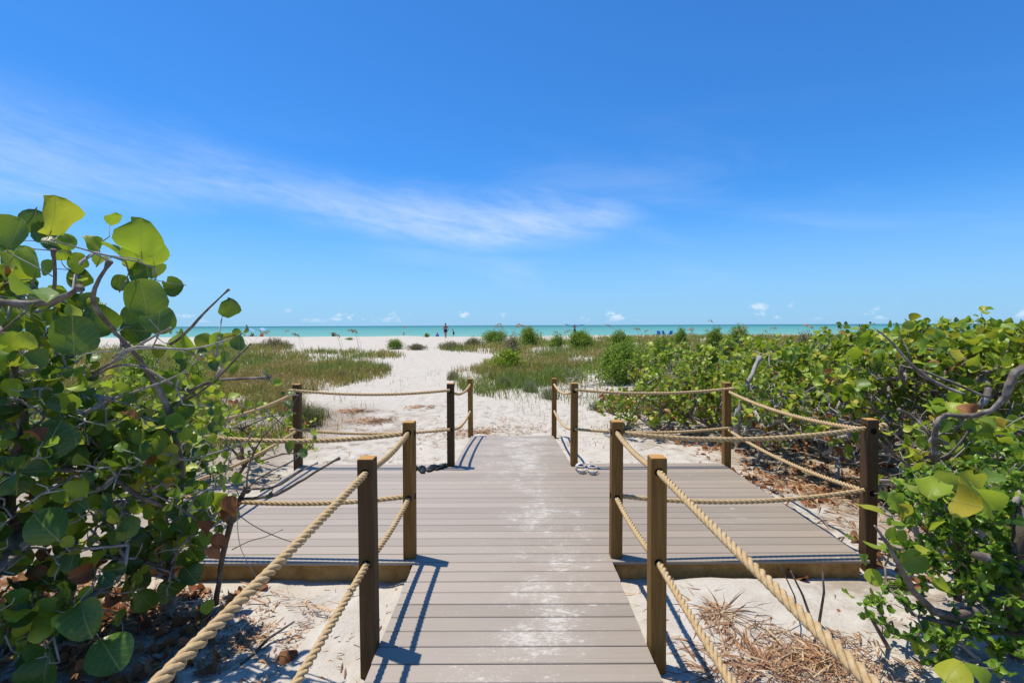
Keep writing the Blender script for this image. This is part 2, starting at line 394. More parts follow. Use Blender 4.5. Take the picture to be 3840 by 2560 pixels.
M['leaf_far'] = mat_leaf('dune_shrub_leaf', [(0, (.09, .17, .022)), (.5, (.18, .29, .035)), (1, (.31, .41, .05))], .32, (.34, .46, .04), .5, 0.0)
M['leaf_olive'] = mat_leaf('olive_shrub_leaf', [(0, (.14, .13, .06)), (.5, (.21, .18, .09)), (1, (.30, .25, .14))], .2, (.3, .28, .1), .6, 0.0)
M['leaf_lime'] = mat_leaf('lime_vine_leaf', [(0, (.16, .25, .02)), (.6, (.27, .36, .03)), (1, (.38, .42, .05))], .35, YG, .4, 0.0)
M['grass'] = mat_grass('dune_grass'); M['straw'] = mat_grass('dry_straw', .15)
M['bark'] = mat_bark('grey_bark', (.075, .055, .042), (.16, .13, .108), (.36, .325, .29))
M['bark_dark'] = mat_bark('dark_bark', (.06, .045, .035), (.12, .095, .075), (.22, .19, .165))
M['twig'] = mat_bark('bleached_twig', (.20, .175, .15), (.31, .285, .26), (.42, .39, .37))
M['fascia'] = mat_bark('weathered_beam', (.20, .11, .035), (.31, .18, .06), (.42, .26, .10))

# ------------------------------------------------------------------ ground sheet
rng = np.random.default_rng(11)
def lines(lo, hi, step, far_lo, far_hi, grow=1.09):
    a = list(np.arange(lo, hi + 1e-6, step)); s = step; x = hi
    while x < far_hi: s *= grow; x += s; a.append(x)
    s = step; x = lo; b = []
    while x > far_lo: s *= grow; x -= s; b.append(x)
    return np.array(b[::-1] + a)
gx = lines(-4.6, 4.6, .055, -260, 260, 1.07); gy = lines(1.6, 12.0, .055, -14, 138, 1.035)
GX, GY = np.meshgrid(gx, gy); Z = hz(GX, GY)
fade = np.clip((16 - GY) / 5, .25, 1) * np.clip((9 - np.abs(GX)) / 4, .3, 1)
Z = Z + fade * (.055 * (vnoise(GX * 1.6, GY * 1.6, 1) - .5) + .03 * (vnoise(GX * 4.3, GY * 4.3, 2) - .5) + .012 * (vnoise(GX * 10, GY * 10, 4) - .5))
# raised sand against the right-hand platform front, footprints in the path
Z += .06 * np.exp(-((GX - 1.9) / .8) ** 2 - ((GY - 3.5) / .35) ** 2)
for _ in range(520):
    fx, fy = rng.uniform(-5, 5), rng.uniform(2.2, 16)
    if fy > 9.5: fx *= .45; fx -= .05 * (fy - 9)
    r0 = rng.uniform(.06, .13); dp = rng.uniform(.012, .035); a = rng.uniform(0, 3.14); ca, sa = math.cos(a), math.sin(a)
    ix = np.searchsorted(gx, [fx - .45, fx + .45]); iy = np.searchsorted(gy, [fy - .45, fy + .45])
    sub = np.s_[iy[0]:iy[1], ix[0]:ix[1]]
    U = (GX[sub] - fx) * ca + (GY[sub] - fy) * sa; W = -(GX[sub] - fx) * sa + (GY[sub] - fy) * ca
    q = (U / (r0 * 1.7)) ** 2 + (W / r0) ** 2
    Z[sub] += -dp * np.exp(-q) + dp * .45 * np.exp(-(np.sqrt(q) - 1.5) ** 2 * 3)
nx, ny = len(gx), len(gy)
idx = np.arange(nx * ny).reshape(ny, nx)
F = np.stack([idx[:-1, :-1], idx[:-1, 1:], idx[1:, 1:], idx[1:, :-1]], -1).reshape(-1, 4)
deckm = ((np.abs(GX) < .85) & (GY < 6.7)) | ((np.abs(GX) < 2.8) & (GY > 3.75) & (GY < 6.62))
Z = np.where(deckm, np.minimum(Z, -.15), Z)
rampz = -(GY - 6.565) * .0875 - .05
Z = np.where((np.abs(GX) < .85) & (GY >= 6.5) & (GY < 9.25), np.minimum(Z, rampz), Z)
g = link('sand_ground', np_mesh('sand_ground', np.stack([GX, GY, Z], -1).reshape(-1, 3), F, M['sand'], True)); tag(g, kind='structure')
g['label'] = 'white beach sand with footprints and scattered debris'
# sea
sx = np.array([-60000, -8000, -1500, -400, -120, 0, 120, 400, 1500, 8000, 60000.]); sy = np.array([94, 110, 130, 180, 300, 700, 2000, 8000, 60000.])
SX, SY = np.meshgrid(sx, sy); idx = np.arange(SX.size).reshape(SX.shape)
F = np.stack([idx[:-1, :-1], idx[:-1, 1:], idx[1:, 1:], idx[1:, :-1]], -1).reshape(-1, 4)
s = link('sea', np_mesh('sea', np.stack([SX, SY, np.full_like(SX, -.62)], -1).reshape(-1, 3), F, M['sea'])); tag(s, 'calm turquoise sea reaching to the horizon', kind='structure')

# ------------------------------------------------------------------ boardwalk: every board a plank of its own
PW, PIT, HW, PX = .1375, .145, .765, 2.755
def plank_mesh(half, name):
    b = MB(); c = .004; th = .025
    prof = [(-PW/2 + c, -th), (PW/2 - c, -th), (PW/2, -th + c), (PW/2, -c), (PW/2 - c, 0), (-PW/2 + c, 0), (-PW/2, -c), (-PW/2, -th + c)]
    b.loft([[(-half, y, z) for y, z in prof], [(half, y, z) for y, z in prof]])
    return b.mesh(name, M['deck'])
bw = empty('boardwalk'); tag(bw, 'grey composite board boardwalk with cross platform and ramp to the sand', kind='structure')
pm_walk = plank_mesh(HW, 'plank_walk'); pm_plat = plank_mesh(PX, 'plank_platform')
rr = random.Random(5)
def plank(me, y, z, slope=0.0):
    o = link('plank', me, None, bw); o.location = (rr.uniform(-.004, .004), y, z + rr.uniform(-.0008, .0008)); o.rotation_euler = (slope, 0, rr.uniform(-.0006, .0006))
y = 3.81 - PIT / 2
while y > -1.2: plank(pm_walk, y, 0); y -= PIT
for i in range(19): plank(pm_plat, 3.81 + PIT * (i + .5), 0)
SL = math.atan(.0875)
for i in range(19):
    sdist = PIT * (i + .5); plank(pm_walk, 6.565 + sdist * math.cos(SL), -sdist * math.sin(SL), -SL)
def beam(x0, x1, y0, y1, z0, z1, name='beam', mat='fascia'):
    b = MB(); b.box(x0, x1, y0, y1, z0, z1); return b.build(name, M[mat], bw)
for sgn in (-1, 1):
    xa, xb = sorted((sgn * .80, sgn * 2.70)); beam(xa, xb, 3.842, 3.880, -.185, -.027)
    xa, xb = sorted((sgn * .80, sgn * 2.70)); beam(xa, xb, 6.49, 6.528, -.175, -.027)
    xa, xb = sorted((sgn * 2.67, sgn * 2.708)); beam(xa, xb, 3.882, 6.488, -.185, -.027)
    xa, xb = sorted((sgn * .70, sgn * .738)); beam(xa, xb, -1.1, 6.40, -.19, -.027)
    for yj in (4.5, 5.15, 5.8):
        xa, xb = sorted((sgn * .742, sgn * 2.668)); beam(xa, xb, yj, yj + .038, -.17, -.028, 'joist')
    # ramp stringer
    b = MB(); x0, x1 = sorted((sgn * .69, sgn * .73)); L = 2.72
    vs = [(x, yy, zz) for x in (x0, x1) for yy, zz in ((6.58, -.03), (6.58 + L, -.03 - L * .0875), (6.58 + L, -.10 - L * .0875), (6.58, -.19))]
    b.add(vs, [(0,1,2,3), (7,6,5,4), (0,4,5,1), (1,5,6,2), (2,6,7,3), (3,7,4,0)]); b.build('stringer', M['fascia'], bw)

# ------------------------------------------------------------------ rope railings
def post_mesh(z0, z1):
    h = .0445; c = .008; b = MB()
    def ring(z, k):
        e = h - k
        return [(-e + c, -e, z), (e - c, -e, z), (e, -e + c, z), (e, e - c, z), (e - c, e, z), (-e + c, e, z), (-e, e - c, z), (-e, -e + c, z)] if k == 0 else [(-e + .005, -e, z), (e - .005, -e, z), (e, -e + .005, z), (e, e - .005, z), (e - .005, e, z), (-e + .005, e, z), (-e, e - .005, z), (-e, -e + .005, z)]
    c = .003
    b.loft([ring(z0, 0), ring(z1 - .010, 0), ring(z1 - .003, .002), ring(z1, .009)])
    return b
def sag_path(a, b, sag, step=.0115):
    a, b = Vector(a), Vector(b); L = (b - a).length; n = max(12, int(L / step)); out = []
    for i in range(n + 1):
        t = i / n; p = a.lerp(b, t); p.z -= sag * 4 * t * (1 - t); out.append(p)
    return out
ROPE_R = .0195
def rope_obj(name, pts, parent, phase=0.0, lay=.128, smooth_only=False):
    r_s = ROPE_R * .505; off = ROPE_R * .53; n = 7
    V = []; Fc = []; UV = []
    P = np.array([tuple(p) for p in pts]); T = np.gradient(P, axis=0); T /= np.linalg.norm(T, axis=1)[:, None]
    s = np.r_[0, np.cumsum(np.linalg.norm(np.diff(P, axis=0), axis=1))]
    up = np.array([0, 0, 1.0]) - T * T[:, 2:3]; up /= np.linalg.norm(up, axis=1)[:, None]; sd = np.cross(T, up)
    base = 0
    for k in range(3):
        ph = 2 * math.pi * (s / lay + k / 3) + phase
        C = P + off * (up * np.cos(ph)[:, None] + sd * np.sin(ph)[:, None])
        TT = np.gradient(C, axis=0); TT /= np.linalg.norm(TT, axis=1)[:, None]
        o = C - P; o -= TT * (o * TT).sum(1)[:, None]; o /= np.linalg.norm(o, axis=1)[:, None]; q = np.cross(TT, o)
        for j in range(n):
            a = 2 * math.pi * j / n
            V.append(C + r_s * (o * math.cos(a) + q * math.sin(a))); UV.append(np.c_[np.full(len(s), j / n), s])
        m = len(s); I = np.arange(m - 1)
        for j in range(n):
            j2 = (j + 1) % n
            Fc.append(np.stack([base + j*m + I, base + j2*m + I, base + j2*m + I + 1, base + j*m + I + 1], -1))
        base += n * m
    me = np_mesh(name, np.concatenate(V), np.concatenate(Fc), M['rope'], True, uv=np.concatenate(UV))
    o = link(name, me); place(o, parent); return o
def knot(parent, p, axis, rr_):
    # a stopper knot where the rope end comes out of the post
    p = Vector(p); ax = Vector(axis).normalized(); u = ax.orthogonal().normalized(); v = ax.cross(u); pts = []
    for i in range(40):
        t = i / 39; a = 2 * math.pi * 1.6 * t
        pts.append(p + ax * (.008 + .075 * t) + (u * math.cos(a) + v * math.sin(a)) * (.013 + .014 * math.sin(math.pi * t)))
    b = MB(); b.tube(pts, [.0135 - .004 * abs(2 * i / 39 - 1) for i in range(40)], 7); b.build('knot', M['rope'], parent, True)
def hole(parent, p, axis):
    ax = Vector(axis).normalized(); b = MB(); b.tube([Vector(p) - ax * .0468, Vector(p) + ax * .0468], .0245, 12); return b.build('rope_hole', M['hole'], parent)
ZU, ZL = .985, .487
def railing(sgn, label):
    t = empty('rope_railing'); tag(t, label, 'railing')
    P = {'near': (.820, 2.815, -.40, 1.082), 'mid': (.812, 3.905, 0.002, 1.075), 'back': (.800, 6.47, 0.002, 1.077), 'ramp': (.785, 9.37, -.50, .83),
         'outback': (2.795 if sgn > 0 else 2.80, 6.50, -.35, 1.072), 'outfront': (2.86, 3.985, -.35, 1.068), 'rear': (.83, .30, -.40, 1.08)}
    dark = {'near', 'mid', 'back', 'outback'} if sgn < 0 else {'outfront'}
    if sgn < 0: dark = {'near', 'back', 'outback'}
    posts = {}
    for k, (x, y, z0, z1) in P.items():
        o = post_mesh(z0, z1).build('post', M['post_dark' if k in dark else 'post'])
        o.parent = t; o.location = (sgn * x, y, 0); o.rotation_euler = (rr.uniform(-.006, .006), rr.uniform(-.006, .006), rr.uniform(-.03, .03))
        posts[k] = o
    def pt(k, z, dx=0, dy=0): return Vector((sgn * P[k][0] + dx, P[k][1] + dy, z))
    def span(a, b, za, zb, sag, da=(0, 0), db=(0, 0), end=None):
        pa, pb = pt(a, za, *da), pt(b, zb, *db); d = (pb - pa).normalized()
        r = rope_obj('rope', sag_path(pa, pb, sag), t, rr.uniform(0, 6))
        for k, p in ((a, pa), (b, pb)):
            flat = Vector((d.x, d.y, 0)); flat = Vector((round(flat.x), round(flat.y), 0))
            if flat.length > .5 and k != 'rear' and abs(p.y - P[k][1]) < .03:
                h = hole(posts[k], Vector((0, 0, 0)), flat); h.location = (p.x - posts[k].location.x, p.y - posts[k].location.y, p.z)
        if end:
            knot(r, pb + d * .0445, d, .02)
        return r
    i = -sgn * .012
    for z, sg in ((1.0, .012), (.487, .02)): span('rear', 'near', z + .01, z, sg)
    for z in (1.0, .487): span('near', 'mid', z, z - .01, .03)
    for z in (ZU, ZL): span('mid', 'outfront', z, z + .015, .075, (0, -.012), (0, -.012), True)
    for z in (ZU, ZL): span('outfront', 'outback', z - .01, z - .02, .07, end=False)
    for z in (ZU + .01, ZL): span('outback', 'back', z, z, .055, (0, -.055), (0, -.055))
    for z in (ZU, ZL): span('back', 'ramp', z - .01, z - .26, .10)
    # knotted rope ends on the outer corner posts
    rp = MB(); x = sgn * (P['outback'][0] + .03)
    for z in (ZU + .01, ZL):
        e = pt('outback', z, 0, -.055); b = MB(); b.tube([e, e + Vector((sgn * .05, 0, 0)), e + Vector((sgn * .085, .01, -.004))], [ROPE_R, ROPE_R * 1.05, ROPE_R * .8], 9); b.build('rope_end', M['rope'], t, True)
    return t
railing(-1, 'rope railing with dark brown wooden posts along the left side of the boardwalk')
railing(1, 'rope railing with wooden posts along the right side of the boardwalk')

# ------------------------------------------------------------------ leaves and branches
def leaf_template(rows, cols, cup=.12, fold=.10, wav=.03, bend=.1, seed=0, heart=.5, bite=None):
    """round sea-grape leaf, petiole at the origin, midrib along +Y, normal +Z, about 1 across"""
    rg = np.random.default_rng(seed); V = []; UV = []; ring = []
    ts = np.linspace(0, 1, rows)
    a1, a2 = rg.uniform(0, 6.28, 2); k1 = rg.integers(2, 4)
    for t in ts:
        ang = math.pi * t
        wdt = .51 * math.sin(ang) ** .80 * (1.05 - .10 * t) if 0 < t < 1 else 0
        y = .02 + .95 * (1 - math.cos(ang)) / 2
        row = []
        for j in range(cols):
            u = -1 + 2 * j / (cols - 1)
            x = u * wdt * (1 + .04 * math.sin(5 * t + a1 + u))
            if bite is not None and abs(u) == 1 and abs(t - bite[0]) < .09 and u * bite[1] > 0: x *= .55
            x *= 1 + .07 * math.sin(9 * t + a2 + 3 * u) * abs(u)
            yy = y - heart * .16 * abs(u) * max(0, .35 - t) / .35
            z = cup * (x * x * 4 - .2) * .5 + fold * abs(x) + wav * math.sin(k1 * 3 * t + a2 + 2 * u) * abs(u) * (1 if 0 < t < 1 else 0) - bend * (y - .3) ** 2
            V.append((x, yy, z)); UV.append((x + .5, y)); row.append(len(V) - 1)
            if wdt == 0: row = row * cols; break
        ring.append(row)
    F = []
    for i in range(rows - 1):
        for j in range(cols - 1):
            a, b, c, d_ = ring[i][j], ring[i][j + 1], ring[i + 1][j + 1], ring[i + 1][j]
            if a == b: F.append((a, c, d_))
            elif c == d_: F.append((a, b, c))
            else: F.append((a, b, c)); F.append((a, c, d_))
    # petiole: a thin three-sided stalk behind the blade
    b0 = len(V)
    for y, z, r0 in ((-.16, -.05, .016), (.10, -.004, .010)):
        for k in range(3):
            an = 2 * math.pi * k / 3; V.append((r0 * math.cos(an), y, z + r0 * math.sin(an))); UV.append((.5, .5))
    for k in range(3):
        k2 = (k + 1) % 3; F.append((b0 + k, b0 + k2, b0 + 3 + k2)); F.append((b0 + k, b0 + 3 + k2, b0 + 3 + k))
    return np.array(V, float), np.array(F, int), np.array(UV, float)
BIG = [leaf_template(9, 5, .45, .02, .07, .35, 1), leaf_template(9, 5, .10, .34, .05, .2, 2, bite=(.62, 1)), leaf_template(9, 5, -.35, .18, .09, .5, 3), leaf_template(9, 5, .6, .0, .10, -.15, 4), leaf_template(9, 5, .15, .5, .07, .6, 6), leaf_template(9, 5, .3, .1, .12, .3, 7, bite=(.75, -1)), leaf_template(9, 5, -.2, -.15, .08, .45, 8)]
LOW = [leaf_template(7, 3, .35, .03, .05, .2, 11), leaf_template(7, 3, .25, .16, .05, .15, 12), leaf_template(7, 3, -.3, .06, .08, .3, 13), leaf_template(7, 3, .3, .25, .06, .35, 14), leaf_template(7, 3, .5, -.08, .08, .25, 15)]
CURL = [leaf_template(8, 5, .9, .15, .12, .7, 21), leaf_template(8, 5, .3, .7, .12, 1.1, 22), leaf_template(8, 5, -.7, .2, .15, .9, 23)]
_vv = np.array([(0, 0, 0), (.2, .45, .06), (0, .5, -.02), (-.2, .45, .06), (0, 1, .0)], float)
SMALL = (_vv, np.array([(0, 1, 2), (0, 2, 3), (2, 1, 4), (3, 2, 4)]), np.c_[_vv[:, 0] + .5, _vv[:, 1]])
def frames(dirs, norms):
    y = dirs / np.linalg.norm(dirs, axis=1)[:, None]
    z = norms - y * (norms * y).sum(1)[:, None]; ln = np.linalg.norm(z, axis=1); bad = ln < 1e-4
    z[bad] = np.cross(y[bad], [1, .3, .2]); z /= np.linalg.norm(z, axis=1)[:, None]
    return np.stack([np.cross(y, z), y, z], -1)          # columns
def merged(name, tmpl, pos_, dirs, norms, size, mat, rg, rnd=None):
    V, Fc, UV = tmpl; n = len(pos_)
    if n == 0: return None
    Fr = frames(np.asarray(dirs, float), np.asarray(norms, float))
    W = np.einsum('nij,kj->nki', Fr, V) * np.asarray(size)[:, None, None] + np.asarray(pos_)[:, None, :]
    FF = (Fc[None] + (np.arange(n) * len(V))[:, None, None]).reshape(-1, 3)
    rn = rg.random(n) if rnd is None else rnd
    return np_mesh(name, W.reshape(-1, 3), FF, mat, True, {'rnd': np.repeat(rn, len(V))}, np.tile(UV, (n, 1)))
_tm = {}
def tmesh(kind, i, mat):                                 # shared mesh data for single leaves
    k = (kind, i, mat.name)
    if k not in _tm:
        V, Fc, UV = {'big': BIG, 'low': LOW, 'curl': CURL}[kind][i]
        _tm[k] = np_mesh('leaf', V, Fc, mat, True, None, UV)
    return _tm[k]
def leaf_obj(name, me, p, dirv, nrm, size, parent):
    Fr = frames(np.array([dirv], float), np.array([nrm], float))[0]
    o = bpy.data.objects.new(name, me); COL.objects.link(o)
    m = Matrix(Fr.tolist()).to_4x4() @ Matrix.Diagonal((size, size, size, 1))
    base = Vector((0, 0, 0))
    if parent is not None: o.parent = parent; base = Vector(parent.location)
    m.translation = Vector(p) - base
    o.matrix_local = m if parent is not None else m
    return o

class Bush:
    """branch skeleton that reaches towards tips; radii by the pipe model"""
    def __init__(s, rg, bases, r_tip=.0032, expo=.47, rmax=.06, wig=.16):
        s.rg = rg; s.P = [Vector(b) for b in bases]; s.par = [-1] * len(s.P); s.depth = [0.0] * len(s.P)
        s.A = np.zeros((64, 3)); s.D = np.zeros(64); s.chains = []; s.r_tip = r_tip; s.expo = expo; s.rmax = rmax; s.wig = wig; s.tips = []
    n = 0
    def sync(s):
        m = len(s.P)
        if m > len(s.A): s.A = np.concatenate([s.A, np.zeros((m * 2, 3))]); s.D = np.concatenate([s.D, np.zeros(m * 2)])
        for i in range(s.n, m): s.A[i] = s.P[i][:]; s.D[i] = s.depth[i]
        s.n = m
    def reach(s, tip, seg=.16, trunk=False):
        tip = Vector(tip); s.sync(); A = s.A[:s.n]; tv = np.array(tuple(tip))
        dd = np.sqrt(((A - tv) ** 2).sum(1)) + .11 * s.D[:s.n] + .25 * np.clip(A[:, 2] - tv[2], 0, 9)
        i = int(np.argmin(dd)); a = s.P[i]; L = (tip - a).length; n = max(2, int(L / seg)); ids = [i]
        side = Vector(s.rg.normal(0, 1, 3)); side.z = abs(side.z) * .3; bow = side * (L * s.wig)
        for k in range(1, n + 1):
            t = k / n; p = a.lerp(tip, t) + bow * math.sin(math.pi * t) * .6
            if k < n: p += Vector(s.rg.normal(0, 1, 3)) * (s.wig * seg * .55)
            s.P.append(p); s.par.append(ids[-1]); s.depth.append(s.depth[ids[-1]] + L / n); ids.append(len(s.P) - 1)
        s.chains.append(ids); s.tips.append(ids[-1]); return ids
    def radii(s):
        cnt = np.zeros(len(s.P))
        for tp in s.tips: cnt[tp] += 1
        for i in range(len(s.P) - 1, -1, -1):
            if s.par[i] >= 0: cnt[s.par[i]] += cnt[i]
        s.r = np.minimum(s.r_tip * np.maximum(cnt, 1) ** s.expo, s.rmax)
    def build(s, mat, parent, n=6, thin=4, name='branches'):
        s.radii(); rt = list(range(len(s.P)))
        for i in range(len(s.P)):
            if s.par[i] >= 0: rt[i] = rt[s.par[i]]
        grp = {}
        for ids in s.chains: grp.setdefault(rt[ids[0]], []).append(ids)
        for g_ in grp.values():
            mb = MB(); s.mesh(mb, n, thin, g_); mb.build(name, mat, parent, True)
    def mesh(s, mb, n=6, thin=4, chains=None):
        s.radii()
        for ids in (s.chains if chains is None else chains):
            rad = [s.r[i] for i in ids]; rad[0] = min(rad[0], rad[1] * 1.25)
            k = n if max(rad) > .012 else thin
            mb.tube([s.P[i] for i in ids], rad, k)
def ell_points(rg, n, ells, shell=.0, zmin=None):
    out = []
    vol = np.array([e[3] * e[4] * e[5] for e in ells]); vol = vol / vol.sum()
    while len(out) < n:
        e = ells[rg.choice(len(ells), p=vol)]; v = rg.normal(0, 1, 3); v /= np.linalg.norm(v)
        r = (shell ** 3 + (1 - shell ** 3) * rg.random()) ** (1 / 3) if shell else rg.random() ** (1 / 3)
        p = np.array(e[:3]) + v * r * np.array(e[3:6])
        if zmin is not None and p[2] < zmin: continue
        out.append(p)
    return np.array(out)

def sea_grape(name, label, group, seed, bases, ells, n_tip, per_tip, size, mats, n_obj=300, dead=.05, shell=.55, zmin=.3, explicit=None, limbs=None, lean=(0, 0, 1), templ='low', bare=0, extra_tips=None, bark='bark', r_tip=.0032, rmax=.055, prune=None, twigs=0, twig_ells=None):
    rg = np.random.default_rng(seed); root = empty(name, (bases[0][0], bases[0][1], gz(bases[0][0], bases[0][1]))); tag(root, label, 'bush', group)
    B = Bush(rg, bases, r_tip=r_tip, rmax=rmax)
    # trunk points first, then low forks, then tips
    cen = np.mean([e[:3] for e in ells], axis=0)
    for pth in (limbs or []):
        ids = []
        for k, p in enumerate(pth['p']):
            B.P.append(Vector(p)); B.par.append(ids[-1] if ids else -1); B.depth.append(.3 + .1 * k); ids.append(len(B.P) - 1)
    forks = ell_points(rg, max(6, n_tip // 14), ells, 0, None); forks[:, 2] = forks[:, 2] * .55 + .05
    for p in forks: B.reach(p, .22)
    mids = ell_points(rg, max(8, n_tip // 5), ells, .2, None)
    mids[:, 2] *= .85
    for p in mids: B.reach(p, .17)
    if twigs:
        W_ = ell_points(rg, twigs, twig_ells or ells, .1); W_[:, 2] = W_[:, 2] * .92 + .02
        for p in W_: B.reach(p, .10)
    T = ell_points(rg, n_tip, ells, shell, zmin)
    up_ = rg.random(len(T)) < .07; T[up_, 2] += rg.uniform(.05, .28, up_.sum()) * (T[up_, 2] > .5)
    if prune is not None: T = T[prune(T)]
    n_main = len(T)
    if extra_tips is not None: T = np.concatenate([T, np.array([tuple(p) for p in extra_tips])])
    o_, d_, n_, s_, kind = [], [], [], [], []
    for q, p in enumerate(T):
        ids = B.reach(p, .13)
        tipv = np.array(tuple(B.P[ids[-1]])); prev = np.array(tuple(B.P[ids[-2]])); ax = tipv - prev; ax /= np.linalg.norm(ax) + 1e-9
        out = (tipv - cen); out[2] *= .5; out /= np.linalg.norm(out) + 1e-9
        if rg.random() < bare: continue
        cs = rg.uniform(.62, 1.3); nl = rg.integers(*per_tip); ph = rg.uniform(0, 6.28); e1 = np.cross(ax, [.3, .2, 1.0]); e1 /= np.linalg.norm(e1) + 1e-9; e2 = np.cross(ax, e1)
        axu = ax * .5 + np.array(lean) * .5 + out * .2; axu /= np.linalg.norm(axu)
        if q >= n_main: cs *= .62; nl = min(nl, 2 + (q < n_main + 34))
        tone = 0 if rg.random() < mats[3] else 1
        for j in range(nl):
            t = j * .030 * rg.uniform(.5, 1.4); pp = tipv - ax * t; an = ph + j * 2.4 + rg.normal(0, .3)
            rad = e1 * math.cos(an) + e2 * math.sin(an)
            dv = rad * .9 + axu * rg.uniform(.05, .7) + rg.normal(0, .22, 3)
            nv = axu * 1.0 - rad * .35 + rg.normal(0, .38, 3)
            o_.append(pp); d_.append(dv); n_.append(nv); s_.append(size * cs * rg.uniform(.55, 1.2)); kind.append(2 if rg.random() < dead * (2.5 if tipv[2] < .55 else .3) else (tone if rg.random() < .85 else 1 - tone))
    o_ = np.array(o_); d_ = np.array(d_); n_ = np.array(n_); s_ = np.array(s_); kind = np.array(kind)
    d_ /= np.linalg.norm(d_, axis=1)[:, None]; o_ = o_ + d_ * s_[:, None] * .16
    # hand-placed leaves that stand out
    for (p, dv, nv, sz, mk) in (explicit or []):
        tip = Vector(p) - Vector(dv).normalized() * sz * .14
        B.reach(tip, .10)
        leaf_obj('leaf', tmesh('big', int(rg.integers(len(BIG))), M[mk]), p, dv, nv, sz, root)
    B.build(M[bark], root)
    for pth in (limbs or []):
        b2 = MB(); pp = [Vector(p) for p in pth['p']]
        sm = []; rs = []
        for k in range(len(pp) - 1):
            for t in (0, .25, .5, .75):
                p0, p1, p2, p3 = pp[max(k-1, 0)], pp[k], pp[k+1], pp[min(k+2, len(pp)-1)]
                sm.append(.5 * ((2*p1) + (p2-p0)*t + (2*p0-5*p1+4*p2-p3)*t*t + (3*p1-p0-3*p2+p3)*t**3) + Vector(rg.normal(0, 1, 3)) * pth['r'][k] * .07)
                rs.append((pth['r'][k] * (1 - t) + pth['r'][k+1] * t) * (.50 + .07 * math.sin(2.3 * (k + t) + len(pp)) + rg.uniform(-.03, .03)))
        sm.append(pp[-1]); rs.append(pth['r'][-1])
        b2.tube(sm, rs, 9); b2.build('limb', M[pth.get('m', bark)], root, True)
    if len(o_):
        px, py, dep = project(o_)
        show = s_ / np.maximum(dep, .3); inside = (px > -80) & (px < 3920) & (py > -50) & (py < 2650) & (dep > 0)
        dist_in = np.linalg.norm((o_ - cen) / np.array([1, 1, 1]), axis=1)
        show = show * np.where(inside, 1, .01) * (1 + .15 * dist_in)
        order = np.argsort(-show); pick = order[:max(0, n_obj - len(explicit or []))]; rest = order[len(pick):]
        tl = BIG if templ == 'big' else LOW
        mk = [M[mats[0]], M[mats[1]], M['leaf_dead']]
        for i in pick:
            kd = kind[i]
            if kd == 2: me = tmesh('curl', int(rg.integers(len(CURL))), mk[2])
            else: me = tmesh(templ, int(rg.integers(len(tl))), mk[kd])
            leaf_obj('leaf', me, o_[i], d_[i], n_[i], s_[i], root)
        for kd in range(3):
            ii = rest[kind[rest] == kd]
            if len(ii) == 0: continue
            me = merged('foliage', LOW[kd] if kd < 2 else CURL[0], o_[ii], d_[ii], n_[ii], s_[ii], mk[kd], rg)
            f = link('foliage', me); place(f, root); f['kind'] = 'stuff'
    return root
def camf(p): return (Vector((0, 0, CAM_H)) - Vector(p)).normalized()

# ---- the big sea-grape bush on the left
rgl = np.random.default_rng(77); expl = []
U5 = [(410,215,300,'y',0),(110,335,250,'d',0),(250,265,180,'d',0),(1030,370,285,'y',0),(670,405,130,'y',0),(830,465,150,'y',1),(1120,470,200,'y',0),(1000,515,190,'y',1),(1120,585,165,'m',0),(1020,625,175,'d',0),(570,665,155,'d',0),(250,540,240,'y',1),(560,540,130,'m',0),(60,650,190,'d',0),(180,645,110,'y',0),(255,780,270,'m',1),(95,560,220,'m',1),(395,400,140,'d',0),(500,400,120,'y',0),(745,970,225,'d',0),(540,1080,290,'d',0),(420,1150,220,'y',1),(1060,800,270,'d',0),(1170,965,220,'d',0),(1000,1055,200,'d',0),(960,935,150,'m',1),(1265,735,150,'d',0),(1680,888,145,'d',0),(655,825,115,'m',0),(500,880,180,'d',1),(550,900,150,'d',0),(50,1050,160,'d',0),(220,1080,220,'d',0),(1200,1435,200,'y',0),(1335,1145,220,'y',0),(1500,1140,130,'m',0),(1610,1130,125,'y',0),(1690,1120,100,'m',0),(1735,1068,60,'m',0),(1310,1250,110,'d',1),(1710,1325,100,'m',0),(1450,1440,110,'y',0),(1160,1205,100,'y',0),(1020,1185,90,'y',0),(300,1420,140,'m',1),(430,1350,150,'y',1),(1560,1475,90,'y',1),(850,240,110,'y',1),(320,330,170,'d',0),(20,480,170,'m',1),(130,700,190,'d',0),(330,590,120,'y',0),(450,480,120,'y',0),(760,540,110,'m',1),(880,700,120,'d',0),(700,900,130,'d',0),(140,930,170,'y',1),(60,830,180,'d',0),(300,960,140,'d',0)]
